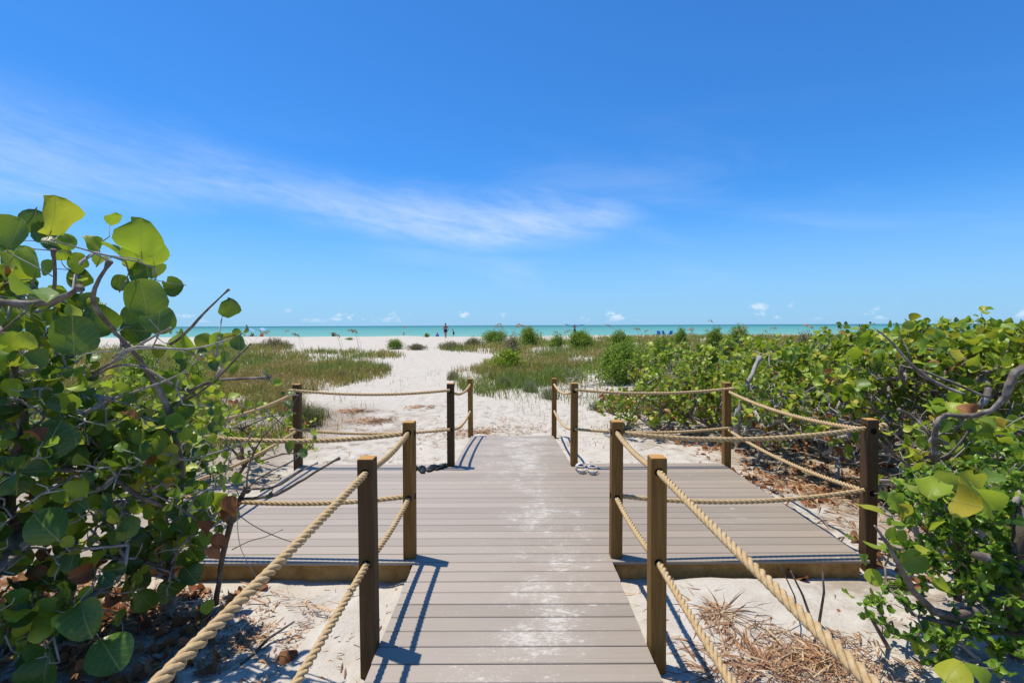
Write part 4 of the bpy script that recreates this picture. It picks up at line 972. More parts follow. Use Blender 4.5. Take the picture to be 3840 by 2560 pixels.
def sheet(poly_list, n, ylo, yhi, xr, hgt, wid, name, label, dens=None):
    Pw, px, py = grass_points(n, ylo, yhi, xr)
    k = np.zeros(n, bool)
    for pl in poly_list: k |= in_poly(px, py, pl)
    cl = vnoise(Pw[:, 0] * 1.1, Pw[:, 1] * .9, 6) * .6 + vnoise(Pw[:, 0] * 3.2, Pw[:, 1] * 2.6, 16) * .4
    k &= rg.random(n) < np.clip((cl - .16) * 4.2, .16, 1)
    k &= rg.random(n) < np.clip((Pw[:, 1] - 6.0) / 4.5, .25, 1)
    bare = vnoise(Pw[:, 0] * .55 + 11, Pw[:, 1] * .28 + 5, 61); k &= rg.random(n) < np.clip((.81 - bare) * 7, .08, 1)
    k &= ~((np.abs(Pw[:, 0]) < 3.0) & (Pw[:, 1] < 9.6)) & ~((Pw[:, 0] > 2.4) & (Pw[:, 1] < 9.0))
    Pw = Pw[k]; cl = cl[k]; m = len(Pw)
    H = hgt * (.30 + 1.25 * cl) * rg.uniform(.55, 1.3, m); Wd = wid * (.6 + Pw[:, 1] / 11) * rg.uniform(.6, 1.4, m)
    c = grass_cols(Pw, m); tipc = c * .68 + np.array([.40, .32, .11]) * .32
    print(name, m)
    o = link(name, blades(Pw, H, np.abs(rg.normal(.5, .3, m)), Wd, c * .85, tipc, name, M['grass'])); tag(o, label, kind='stuff'); return m
n1 = sheet([POLY_L], 620000, 6.5, 55, 1.6, .36, .0085, 'dune_grass', 'green and brown dune grass left of the sand path')
n2 = sheet([POLY_R, POLY_T], 560000, 8.5, 62, 1.6, .40, .0085, 'dune_grass', 'green and brown dune grass right of the sand path')
# sparse sprigs on the open sand
Pw, px, py = grass_points(60000, 7.5, 30, .8)
FR = [(960, 1480), (1150, 1440), (1420, 1410), (1560, 1400), (1690, 1380), (1700, 1440), (1850, 1500), (2100, 1530), (2330, 1570), (2200, 1600), (1900, 1560), (1600, 1430), (1500, 1480), (1350, 1560), (1250, 1640), (1000, 1660), (900, 1560)]
FR2 = [(1180, 1345), (1420, 1345), (1560, 1350), (1560, 1375), (1330, 1400)]; FR3 = [(1320, 1303), (1680, 1303), (1690, 1320), (1330, 1320)]
kk = (in_poly(px, py, FR) | in_poly(px, py, FR2) | in_poly(px, py, FR3))
cl = vnoise(Pw[:, 0] * 1.3, Pw[:, 1] * 1.1, 33); kk &= rg.random(len(cl)) < np.clip((cl - .5) * 1.1, .015, 1) * .55
kk &= ~((np.abs(Pw[:, 0]) < 2.9) & (Pw[:, 1] < 6.7)) & ~((np.abs(Pw[:, 0]) < .85) & (Pw[:, 1] < 9.6))
Pw = Pw[kk]; m = len(Pw); c = grass_cols(Pw, m)
o = link('sparse_grass', blades(Pw, .2 * rg.uniform(.4, 1.4, m), np.abs(rg.normal(.4, .3, m)), .008 * rg.uniform(.6, 1.4, m), c, c * .6 + np.array([.40, .32, .11]) * .32, 'sparse_grass', M['grass'])); tag(o, 'thin sprigs of grass scattered over the open sand path', kind='stuff')
# fan-shaped grass clumps at the edges, each its own plant
def tuft(label, p, H, n, colr, seed, group='grass tufts', spread=.12, wid=.012, lean=.5):
    global rg
    rs = rg; rg = np.random.default_rng(seed); base = np.array([p[0], p[1], gz(p[0], p[1])]) + np.c_[rg.normal(0, spread, (n, 2)), np.zeros(n)]
    cc = np.array(colr) * rg.uniform(.7, 1.3, n)[:, None]
    me = blades(base, H * rg.uniform(.5, 1.2, n), np.abs(rg.normal(lean, .3, n)), np.full(n, wid), cc * .8, cc * 1.15, 'grass_tuft', M['grass'])
    me.transform(Matrix.Translation((-p[0], -p[1], -gz(p[0], p[1])))); o = link('grass_tuft', me); o.location = (p[0], p[1], gz(p[0], p[1])); tag(o, label, 'grass', group); rg = rs
GT = [((1150, 1600), .55, 420, (.15, .17, .06), 'dense green grass tuft at the rear left corner of the platform'), ((1200, 1570), .35, 160, (.20, .19, .08), 'smaller grass tuft just right of the dense one behind the left platform'),
      ((1990, 1470), .42, 260, (.22, .24, .13), 'pale arching grass tuft left of the grey dead brush'), ((2060, 1495), .40, 260, (.26, .27, .16), 'pale grey-green arching grass tuft in front of the dead brush'), ((1890, 1455), .45, 220, (.18, .20, .08), 'arching green grass tuft near the left end of the right dune'),
      ((2240, 1540), .30, 160, (.17, .19, .07), 'short green grass tuft behind the right ramp post'), ((1700, 1425), .40, 200, (.25, .20, .09), 'tan grass tuft at the tip of the right dune beside the path'), ((2350, 1610), .22, 90, (.24, .19, .09), 'small tan grass tuft on the sand behind the right platform'),
      ((1285, 1425), .40, 220, (.24, .17, .08), 'brown grass tuft at the path edge of the left dune'), ((1440, 1390), .42, 240, (.15, .19, .06), 'green grass tuft at the tip of the left dune beside the path')]
for i, (pp, H, n, c_, lb) in enumerate(GT):
    g0 = on_ground(*pp); tuft(lb, (g0.x, g0.y), H, n, c_, 300 + i)

# ------------------------------------------------------------------ sea oats
M['oat'] = plain('sea_oat_seed', (.55, .44, .25), .8, .1); M['oat_stem'] = plain('sea_oat_stem', (.32, .29, .13), .7, .2)
def sea_oat(label, px, Y, ytop, bend, seed, n=1, spread=6):
    rg = np.random.default_rng(seed); base = at(px, 1300, Y); x = base.x; z0 = gz(x, Y); root = empty('sea_oats', (x, Y, z0)); tag(root, label, 'grass', 'sea oats')
    for j in range(n):
        xb = x + rg.normal(0, spread * Y / FPX); yb = Y + rg.normal(0, .25); top = at(px, ytop + rg.uniform(0, 14) * (j > 0), Y); H = top.z - z0; bd = bend * rg.uniform(.6, 1.3) * (1 if j == 0 else rg.choice([-1, 1, 1]))
        pts = []; 
        for i in range(9):
            t = i / 8; pts.append(Vector((xb + bd * H * .42 * t ** 2.4, yb + .05 * t, z0 - .03 + H * (t - (.10 * t ** 6)))))
        w_ = .0024 + .00022 * Y
        b = MB(); b.tube(pts, [w_ * (1 - .55 * i / 8) for i in range(9)], 3); st = b.build('stalk', M['oat_stem'], root)
        b = MB(); d_ = (pts[-1] - pts[-2]).normalized(); p = pts[-2]
        L = min(H, 1.6) * .17; side = 1 if bd >= 0 else -1
        for k in range(22):
            t = k / 21; c = p + Vector((side * L * (.25 * t + .45 * t * t), 0, L * (.8 * t - .55 * t * t))) + Vector(rg.normal(0, .012, 3))
            dr = Vector((side * rg.uniform(.1, .7), rg.uniform(-.4, .4), -rg.uniform(.2, .9))).normalized(); s_ = min(H, 1.6) * rg.uniform(.026, .05); e = c + dr * s_; u = dr.orthogonal().normalized() * s_ * .28; v = dr.cross(u)
            b.add([c, c.lerp(e, .5) + u, c.lerp(e, .5) + v, c.lerp(e, .5) - u, e], [(0, 1, 2), (0, 2, 3), (4, 2, 1), (4, 3, 2), (0, 3, 1), (4, 1, 3)])
        b.build('seed_head', M['oat'], root)
SO = [(735, 14, 1192, -1.0, 2, 'tan sea oats beside the bare stick of the left bush'), (1032, 26, 1218, -1.3, 5, 'leaning sea oats in front of the red beach chair'), (940, 25, 1228, -1.3, 4, 'leaning sea oats in front of the parasols'), (1150, 22, 1226, -.5, 2, 'two thin sea oats right of the parasols'),
      (1290, 22, 1226, -.6, 3, 'thin sea oats standing over the black chair'), (1355, 20, 1208, -.4, 3, 'tall thin sea oats on the left dune'), (1905, 26, 1188, -.6, 7, 'thick stand of tall sea oats between the two round shrubs'), (2030, 24, 1192, -1.2, 2, 'bent sea oat above the wide green shrub'),
      (2110, 24, 1214, .2, 3, 'pale sea oats left of the blue sunshade'), (2378, 22, 1191, -1.5, 1, 'single tall drooping sea oat right of the sunshade'), (2405, 24, 1208, -.3, 3, 'slim upright sea oats beside the drooping one'), (2540, 26, 1230, 1.0, 2, 'arching sea oats by the blue chairs'),
      (2690, 24, 1172, -.6, 1, 'tallest leaning sea oat above the small dune shrub'), (2780, 26, 1204, .3, 5, 'sea oats above the broad dark shrub'), (3045, 24, 1192, -.3, 4, 'sea oats rising behind the middle of the thicket'), (3130, 24, 1204, .4, 3, 'faint sea oats right of the middle of the thicket'),
      (3230, 24, 1204, -.3, 3, 'sea oats above the white sand gap in the thicket'), (2620, 24, 1206, -.4, 3, 'thin sea oats left of the tallest leaning one'), (2890, 24, 1205, .3, 3, 'sea oats over the left part of the thicket')]
for i, (px, Y, yt, bd, n, lb) in enumerate(SO): sea_oat(lb, px, Y, yt, bd, 500 + i, n)

# ------------------------------------------------------------------ dead grey brush, twigs and litter
def dead_brush(label, seed, base, ells, n, mat='twig', name='dead_brush', rt=.0035):
    rg = np.random.default_rng(seed); root = empty(name, base); tag(root, label, 'brush'); B = Bush(rg, [base], r_tip=rt, rmax=.03, wig=.28)
    for p in ell_points(rg, n, ells, 0): B.reach(p, .14)
    mb = MB(); B.mesh(mb, 5, 4); mb.build('branches', M[mat], root, True)
g0 = on_ground(2160, 1490)
dead_brush('tangle of bleached grey dead branches in the grass behind the right ramp post', 61, (g0.x, g0.y, gz(g0.x, g0.y)), [(g0.x, g0.y, .12, .75, .4, .35), (g0.x - .1, g0.y + .2, .45, .3, .3, .45), (g0.x + .35, g0.y, .2, .5, .4, .3)], 90)
g0 = on_ground(1010, 1450)
dead_brush('small bleached bare twigs in the grass of the left dune', 62, (g0.x, g0.y, gz(g0.x, g0.y)), [(g0.x, g0.y, .1, .5, .3, .35)], 26)
def stick(label, pts, r, mat='bark_dark'):
    b = MB(); pp = [Vector(p) for p in pts]; n = len(pp); b.tube(pp, [r * (1 - .5 * i / (n - 1)) for i in range(n)], 6); me = b.mesh('fallen_stick', M[mat], True); me.transform(Matrix.Translation(-pp[0])); o = link('fallen_stick', me); o.location = pp[0]; tag(o, label, 'stick')
def gp(px, py, dz=0.01): p = on_ground(px, py); p.z += dz; return p
stick('dark brown stick leaning out of the sand left of the near left post', [gp(905, 2500), gp(1010, 2420, .05), at(1105, 2328, 3.15)], .013)
stick('thin curved twig on the sand beside the near left post', [gp(900, 2420), gp(905, 2480), gp(920, 2540)], .006)
stick('forked upright twig in the sand right of the right railing', [gp(3050, 2350), at(3010, 2230, 3.1), at(2965, 2140, 3.05)], .009)
stick('upright curved twig sprouting in the sand right of the forked one', [gp(3070, 2350), at(3090, 2220, 3.1), at(3085, 2140, 3.1)], .010)
stick('slim twig with a curled tip left of the forked twig', [gp(2985, 2250), at(2950, 2170, 3.2), at(2922, 2115, 3.15)], .006)
stick('thin stick lying under the beam of the right platform', [gp(2560, 2160), gp(2620, 2140, .03), gp(2680, 2125, .02)], .005, 'twig')
# straw clumps and litter
SC = np.array([(.34, .18, .085), (.44, .27, .14), (.28, .14, .065), (.50, .36, .21), (.20, .10, .05)])
def straw(name, label, cx, cy, rad, n, seed, L=(.10, .34), H=.16, kind=None, cat=None, radial=True, wid=.0042):
    rg = np.random.default_rng(seed); r = np.abs(rg.normal(0, rad, n)); r = np.where(r > 1.7 * rad, r * .4, r) if radial else r; a = rg.uniform(0, 6.28, n); x = cx + r * np.cos(a); y = cy + r * np.sin(a) * .75
    z = hz(x, y) + .004 + H * np.exp(-(r / rad) ** 2 * 1.3) * rg.random(n)
    ok = ~(((np.abs(x) < .86) & (y < 9.4)) | ((np.abs(x) < 2.85) & (y > 3.7) & (y < 6.6)))
    da = (a + rg.normal(0, 1.0, n)) if radial else rg.uniform(0, 6.28, n)
    d_ = np.stack([np.cos(da), np.sin(da), rg.normal(.0, .14, n)], -1); ln = rg.uniform(*L, n)[:, None]; P0 = np.stack([x, y, z], -1); P1 = P0 + d_ * ln; P1[:, 2] = np.maximum(P1[:, 2], hz(P1[:, 0], P1[:, 1]) + .005)
    P0, P1, d_ = P0[ok], P1[ok], d_[ok]; n = len(P0)
    s = np.cross(d_, [0, 0, 1.0]); s /= np.linalg.norm(s, axis=1)[:, None]; wd = (wid * rg.uniform(.4, 1.6, n))[:, None]; u = np.array([0, 0, 1.0]) * wd
    Mi = (P0 + P1) / 2 + u * 2
    V = np.stack([P0 - s * wd, P0 + s * wd, Mi - s * wd, Mi + s * wd + u, P1], 1).reshape(-1, 3); b = (np.arange(n) * 5)[:, None]
    Fc = np.concatenate([b + np.array([0, 1, 3]), b + np.array([0, 3, 2]), b + np.array([2, 3, 4])], 0); C = np.repeat(SC[rg.integers(len(SC), size=n)] * rg.uniform(.7, 1.25, n)[:, None], 5, 0)
    o = link(name, np_mesh(name, V, Fc, M['straw'], False, None, None, C)); tag(o, label, cat, None, kind); return o
c1 = on_ground(2700, 2300); straw('straw_clump', 'flattened clump of dry brown straw beside the near right post', c1.x, c1.y, .34, 380, 71, (.10, .30), .04, cat='straw', wid=.0028)
c2 = on_ground(2880, 2520); straw('straw_clump', 'swath of dry straw at the bottom edge right of the railing', c2.x, c2.y, .42, 300, 72, (.10, .32), .03, cat='straw', wid=.0028)
straw('straw_litter', 'loose straw and chaff on the sand right of the boardwalk', 1.8, 2.9, .6, 1900, 73, (.03, .14), .01, kind='stuff', radial=False, wid=.003)
straw('straw_litter', 'loose straw and chaff on the sand left of the boardwalk', -1.7, 3.1, .55, 1300, 74, (.02, .09), .01, kind='stuff', radial=False, wid=.003)
straw('straw_litter', 'tan plant debris strewn over the sand path behind the platform', -.6, 9.8, 2.2, 2600, 75, (.04, .18), .004, kind='stuff', radial=False, wid=.0045)
straw('straw_litter', 'twig litter under the sea grape thicket', 4.0, 6.0, 1.6, 3000, 76, (.06, .30), .03, kind='stuff', radial=False, wid=.005)
straw('straw_litter', 'twig litter under the left sea grape bush', -2.8, 3.3, .8, 2200, 77, (.05, .22), .03, kind='stuff', radial=False, wid=.004)
for i, (px, py, lb) in enumerate([(1330, 1545, 'flat patch of brown dried seaweed straw on the sand behind the left platform'), (1580, 1530, 'thin patch of brown straw on the sand left of the ramp'), (1400, 1580, 'pale straw patch nearer the left platform')]):
    p = on_ground(px, py); straw('straw_patch', lb, p.x, p.y, .33, 420, 80 + i, (.06, .22), .02, kind='stuff', wid=.005)
# leaf litter under the bushes
def litter(label, seed, n, xs, ys, cond=None):
    rg = np.random.default_rng(seed); x = rg.uniform(*xs, n); y = rg.uniform(*ys, n)
    ok = ~(((np.abs(x) < .9) & (y < 9.4)) | ((np.abs(x) < 2.9) & (y > 3.7) & (y < 6.6)))
    if cond: ok &= cond(x, y)
    ok &= vnoise(x * 1.2, y * 1.2, 44) > .35
    x, y = x[ok], y[ok]; m = len(x); O = np.stack([x, y, hz(x, y) + .02], -1); a = rg.uniform(0, 6.28, m)
    D = np.stack([np.cos(a), np.sin(a), rg.normal(.1, .2, m)], -1); N = rg.normal(0, .35, (m, 3)) + np.array([0, 0, 1.])
    for j in range(3):
        ii = np.arange(m) % 3 == j; f = link('leaf_litter', merged('leaf_litter', CURL[j], O[ii], D[ii], N[ii], rg.uniform(.05, .10, ii.sum()), M['leaf_dead'], rg)); tag(f, label, kind='stuff')
litter('fallen brown leaves under the right thicket', 91, 1000, (2.9, 6.5), (3.6, 10.5))
litter('fallen brown leaves under the left bush', 92, 380, (-4.2, -1.9), (2.6, 4.0))
FLV = [(3300 - 230, 1885, 'curled tan fallen leaf at the right edge of the platform'), (3040, 1700, 'rust-red fallen leaf leaning in the twigs behind the right corner post'), (3110, 1740, 'pinkish-brown fallen leaf beside the rust-red one'), (2970, 2185, 'rust-brown fallen leaf on the sand in front of the right platform beam'), (2655, 2135, 'small brown fallen leaf under the right platform beam'),
       (3165, 2330, 'large dusty pink-brown fallen leaf on the sand beside the near right shrub'), (2755, 1600, 'brown curled leaf under the rear right corner post'), (800, 2535, 'orange-brown fallen leaf at the bottom edge under the left rope'), (1005, 2185, 'brown fallen leaf in front of the left platform beam'), (640, 2230, 'rust-brown fallen leaf beneath the left bush'), (420, 2330, 'red-brown curled leaf low in the left bush shade'), (1045, 2480, 'small orange fallen leaf near the near left post'), (2590, 1540, 'brown fallen leaf at the foot of the low bush behind the right platform'), (2500, 1560, 'tan fallen leaf left of the other leaves behind the right platform'), (3230, 2130, 'brown fallen leaf by the foot of the right corner post')]
rgf = np.random.default_rng(17)
for i, (px, py, lb) in enumerate(FLV):
    p = on_ground(px, py); a = rgf.uniform(0, 6.28); sz = rgf.uniform(.09, .14)
    o = leaf_obj('fallen_leaf', tmesh('curl', i % 3, M['leaf_dead']), (p.x, p.y, p.z + .03), (math.cos(a), math.sin(a), .1), (rgf.normal(0, .3), rgf.normal(-.2, .3), 1), sz, None); tag(o, lb, 'leaf', 'fallen leaves')
# red withered leaves on the dead stem of the left bush hang on that stem
hang = [at(*q) for q in ((870, 1860, 2.9), (800, 1960, 2.95), (815, 2000, 2.95), (815, 2040, 2.95), (900, 1890, 2.9))]
HW_ = ['topmost', 'upper', 'middle', 'lowest', 'right-hand']
for i, p in enumerate(hang):
    o = leaf_obj('withered_leaf', tmesh('curl', i % 3, M['leaf_dead']), p, (rgf.normal(0, .5), -.3, -.8), (rgf.normal(0, .6), -1, .2), .09, None); tag(o, HW_[i] + ' dark red withered leaf on the dead stem of the left bush', 'leaf', 'withered leaves on the dead stem')

# ------------------------------------------------------------------ footwear on the platform
M['rubber'] = plain('black_rubber', (.012, .012, .014), .6, .25); M['foam'] = plain('white_foam', (.55, .54, .54), .6, .25, .05); M['insole'] = plain('tan_insole', (.42, .30, .17), .8, .1); M['rubber2'] = plain('black_strap', (.013, .013, .015), .5, .3)
def sole_ring(z, s=1.0, L=.27, lift=0.0):
    out = []
    for k in range(28):
        a = 2 * math.pi * k / 28; y = -math.cos(a) * L / 2; t = (y / L) + .5
        wd = (.037 + .018 * math.sin(math.pi * min(1, max(0, (t - .28) / .9)))) * (math.sin(a) / max(abs(math.sin(a)), 1e-6)) * min(1, (abs(math.sin(a))) ** .42)
        out.append(Vector((wd * s + .006 * math.sin(math.pi * t), y * (1 if s == 1 else .97), z + lift * max(0, t - .75) ** 2 * 1.6)))
    return out
def flip_flop(label, loc, rz, mirror=1, tilt=0):
    root = empty('flip_flop', loc); root.rotation_euler = (tilt, 0, rz); root.scale = (mirror, 1, 1); tag(root, label, 'flip-flop', 'black flip-flops left on the platform')
    b = MB(); b.loft([sole_ring(.002, .93), sole_ring(.010, 1), sole_ring(.020, 1.0, lift=.06), sole_ring(.023, .96, lift=.06)]); o = link('sole', b.mesh('sole', M['rubber'], True), None, root)
    b = MB()
    for sx in (-1, 1):
        p0 = Vector((sx * .046, -.03, .018)); p1 = Vector((.004, .078, .026))
        rings = []
        for i in range(9):
            t = i / 8; c = p0.lerp(p1, t); c.z += .024 * math.sin(math.pi * min(1, t * .9 + .08)); w_ = .027 * (1 - .6 * t)
            rings.append([c + Vector((0, -w_, .001)), c + Vector((0, 0, .006)), c + Vector((0, w_, .001)), c + Vector((0, 0, -.003))])
        b.loft(rings)
    b.tube([(.004, .078, .05), (.004, .08, .02)], .005, 6); link('strap', b.mesh('strap', M['rubber2'], True), None, root)
def gnd(px, py):
    r = ray(px, py); p = Vector((0, 0, CAM_H)) + r * (-CAM_H / r.z); return p
for px, py, rz, mi, lb in ((1549, 1762, .1, 1, 'black flip-flop half hidden behind the middle left post'), (1584, 1764, .22, -1, 'single black flip-flop between the half hidden one and the overlapping two'), (1619, 1759, -.20, 1, 'left one of the two overlapping black flip-flops beside the left post'), (1657, 1754, -.50, -1, 'right one of the two overlapping black flip-flops, touching the left post')):
    p = gnd(px, py); flip_flop(lb, (p.x, p.y, .001), rz, mi)
def clog(label, loc, rz, mirror=1):
    root = empty('clog', loc); root.rotation_euler = (0, 0, rz); root.scale = (mirror, 1, 1); tag(root, label, 'clog', 'pair of white clogs on the platform')
    L = .26
    b = MB(); b.loft([sole_ring(.002, .95, L), sole_ring(.014, 1.08, L), sole_ring(.034, 1.06, L), sole_ring(.036, .9, L)]); link('sole', b.mesh('sole', M['foam'], True), None, root)
    b = MB(); b.loft([[Vector((q.x * .86, q.y * .93, .0365)) for q in sole_ring(0, 1, L)], [Vector((q.x * .84, q.y * .92, .040)) for q in sole_ring(0, 1, L)]]); link('insole', b.mesh('insole', M['insole'], True), None, root)
    b = MB(); rings = []                                  # vamp over the toes
    for i in range(9):
        t = i / 8; y = -.005 + .133 * t; wd = .056 * math.sqrt(max(.02, 1 - (max(0, t - .45) / .57) ** 2.2)); h = .078 - .034 * t ** 1.3 if t < .97 else .036
        outer = [Vector((wd * math.cos(a) + .004, y, .020 + h * math.sin(a) ** .75)) for a in np.linspace(.0, math.pi, 11)]
        inner = [Vector((p.x * .90, p.y - .002, .018 + (p.z - .020) * .90)) for p in reversed(outer)]
        rings.append(outer + inner)
    b.loft(rings); vp = link('vamp', b.mesh('vamp', M['foam'], True), None, root)
    b = MB(); rings = []                                  # heel cup
    for i in range(13):
        a = math.pi + math.pi * i / 12; c = Vector((.046 * math.cos(a), -.075 + .056 * math.sin(a), 0)); n_ = Vector((math.cos(a), math.sin(a), 0)); h = .058 + .008 * math.sin(a)
        rings.append([c + n_ * .006 + Vector((0, 0, .03)), c + n_ * .007 + Vector((0, 0, h - .004)), c + Vector((0, 0, h)), c - n_ * .004 + Vector((0, 0, h - .004)), c - n_ * .004 + Vector((0, 0, .034))])
    b.loft(rings); link('heel', b.mesh('heel', M['foam'], True), None, root)
    b = MB(); rings = []                                  # strap swung behind the heel
    for i in range(15):
        t = i / 14; a = math.pi * (1 + t); c = Vector((.058 * math.cos(a), -.012 + .072 * math.sin(a) * 1.0, .074 + .004 * math.sin(math.pi * t))); n_ = Vector((math.cos(a), math.sin(a), 0))
        rings.append([c + n_ * .004 + Vector((0, 0, -.009)), c + n_ * .004 + Vector((0, 0, .009)), c - n_ * .002 + Vector((0, 0, .009)), c - n_ * .002 + Vector((0, 0, -.009))])
    b.loft(rings); link('strap', b.mesh('strap', M['foam'], True), None, root)
    for sx in (-1, 1):
        b = MB(); b.tube([(sx * .052, -.012, .074), (sx * .064, -.012, .074)], .007, 8); link('rivet', b.mesh('rivet', M['foam'], True), None, root)
p = gnd(2176, 1766); clog('left white foam clog of the pair beside the right post', (p.x, p.y, .001), .10)
p = gnd(2222, 1770); clog('right white foam clog of the pair beside the right post', (p.x, p.y, .001), -.12, -1)

# ------------------------------------------------------------------ people on the beach
M['skin'] = plain('fair_skin', (.42, .235, .16), .55, .3, .08); M['skin_tan'] = plain('tanned_skin', (.27, .14, .09), .55, .3, .08); M['hair'] = plain('dark_hair', (.03, .02, .016), .5, .3); M['navy'] = plain('navy_cloth', (.022, .02, .075), .8, .1); M['black'] = plain('black_cloth', (.016, .017, .022), .8, .1); M['pink'] = plain('pink_cloth', (.55, .16, .2), .8, .1)  # two even skin tones, a fair and a tanned one
M['bluec'] = plain('blue_fabric', (.025, .13, .48), .7, .2); M['blues'] = plain('sky_blue_fabric', (.09, .33, .62), .7, .2); M['red'] = plain('red_fabric', (.62, .085, .045), .7, .2); M['white'] = plain('white_plastic', (.75, .75, .75), .4, .4, .05); M['steel'] = plain('aluminium_tube', (.45, .46, .47), .35, .5); M['violet'] = plain('pale_violet_fabric', (.36, .36, .66), .7, .2)
def person(label, loc, S, J, skin, hair='hair', rz=0.0, girth=1.0, clothes=()):
    """J: joint positions on a 1.0 m tall figure; one skinned surface, clothing and hair as children"""
    D = dict(pel=(0,0,.52), wai=(0,0,.61), che=(0,-.005,.73), nec=(0,0,.825), chin=(0,-.008,.865), hea=(0,-.006,.915), crn=(0,0,.955),
             lsh=(.10,0,.80), lel=(.135,0,.64), lwr=(.15,-.03,.50), lha=(.152,-.04,.455), rsh=(-.10,0,.80), rel=(-.135,0,.64), rwr=(-.15,-.03,.50), rha=(-.152,-.04,.455),
             lhi=(.052,0,.49), lkn=(.056,-.01,.27), lan=(.056,.01,.04), lto=(.06,-.075,.015), rhi=(-.052,0,.49), rkn=(-.056,-.01,.27), ran=(-.056,.01,.04), rto=(-.06,-.075,.015))
    D.update(J)
    Rr = dict(pel=.082, wai=.072, che=.084, nec=.033, chin=.046, hea=.056, crn=.040, sh=.036, el=.027, wr=.019, ha=.021, hi=.055, kn=.035, an=.021, to=.019)
    names = list(D); E = [('pel','wai'),('wai','che'),('che','nec'),('nec','chin'),('chin','hea'),('hea','crn')]
    for s_ in 'lr': E += [('che', s_+'sh'), (s_+'sh', s_+'el'), (s_+'el', s_+'wr'), (s_+'wr', s_+'ha'), ('pel', s_+'hi'), (s_+'hi', s_+'kn'), (s_+'kn', s_+'an'), (s_+'an', s_+'to')]
    me = bpy.data.meshes.new('body'); me.from_pydata([Vector(D[n]) * S for n in names], [(names.index(a), names.index(b)) for a, b in E], [])
    root = empty('person', loc); root.rotation_euler = (0, 0, rz); tag(root, label, 'person')
    o = link('body', me, M[skin], root); md = o.modifiers.new('skin', 'SKIN'); md.use_smooth_shade = True
    for i, n in enumerate(names):
        k = n if n in Rr else n[1:]; gr = girth if k in ('pel', 'wai', 'che', 'hi', 'kn', 'sh', 'el') else 1
        v = me.skin_vertices[0].data[i]; f = .72 if k in ('wai', 'che', 'pel') else 1
        v.radius = (Rr[k] * S * gr, Rr[k] * S * gr * f); v.use_root = (n == 'pel')
    sb = o.modifiers.new('sub', 'SUBSURF'); sb.levels = 1; sb.render_levels = 1
    hb = MB(); hc = Vector(D['hea']) * S; rings = []
    up = (Vector(D['crn']) - Vector(D['chin'])).normalized(); sd = Vector((1, 0, 0)); bk = up.cross(sd) * -1
    for i in range(6):
        a = math.pi * .52 * i / 5; rings.append([hc + up * (.012 + .066 * math.cos(a)) * S + (sd * math.cos(b_) * .060 + bk * (math.sin(b_) * .064 + .012)) * max(.05, math.sin(a)) * S for b_ in np.linspace(0, 2 * math.pi, 12, endpoint=False)])
    hb.loft(rings); link('hair', hb.mesh('hair', M[hair], True), None, root)
    for sx in (-1, 1):                                   # eyes and a nose, a few millimetres
        e = hc + Vector((sx * .020, -.052, .0)) * S; b = MB(); b.tube([e, e + Vector((0, -.006 * S, 0))], .007 * S, 6); link('eye', b.mesh('eye', M['hair']), None, root)
    for nm, mt, segs in clothes:
        b = MB()
        for pth, rad, sq in segs:
            rings = []; pts = [Vector(D[q]) * S if isinstance(q, str) else Vector(q) * S for q in pth]
            for i, p in enumerate(pts): rings.append([p + Vector((math.cos(a) * rad[i] * S, math.sin(a) * rad[i] * sq * S, 0)) for a in np.linspace(0, 2 * math.pi, 14, endpoint=False)])
            b.loft(rings, cap=False)
        c = link(nm, b.mesh(nm, M[mt], True), None, root); sm = c.modifiers.new('solid', 'SOLIDIFY'); sm.thickness = .008 * S
    return root, D
def beach(px, Y): x = at(px, 1262, Y).x; return Vector((x, Y, gz(x, Y)))
p = beach(1671, 55)
wm, wj = person('woman in navy bikini top and skirt walking up the sand', p, 1.66, dict(lel=(.15,.01,.65), lwr=(.185,-.02,.52), lha=(.195,-.03,.475), rel=(-.14,.02,.65), rwr=(-.17,.0,.52), rha=(-.175,-.01,.475), lkn=(.045,-.045,.29), lan=(.03,.03,.06), lto=(.03,-.02,.02), rkn=(-.035,-.01,.27), ran=(-.02,-.02,.04), rto=(-.02,-.10,.018)), 'skin', girth=1.18,
   clothes=(('bikini_top', 'navy', [(((0,-.006,.715),(0,-.006,.735),(0,-.006,.757)), (.102,.108,.101), .80)]), ('skirt', 'navy', [(((0,0,.585),(0,0,.53),(0,-.005,.45),(0,-.01,.41)), (.090,.106,.118,.124), .84)])))
def held(name, label, p, mat, cat, h=.2, r=.035):
    b = MB(); b.tube([Vector((0, 0, -h/2)), Vector((0, 0, -h*.3)), Vector((0, 0, h*.25)), Vector((0, 0, h*.36)), Vector((0, 0, h/2))], [r*.9, r, r, r*.45, r*.42], 10); o = link(name, b.mesh(name, M[mat], True)); o.location = p; tag(o, label, cat)
held('water_bottle', 'white bottle in the right hand of the walking woman', p + Vector((-.19, -.05, .47)) * 1.66, 'white', 'bottle', .24, .045)
held('drink_cup', 'white cup in the left hand of the walking woman', p + Vector((.225, -.05, .45)) * 1.66, 'white', 'cup', .16, .045)
p = beach(1701, 84)
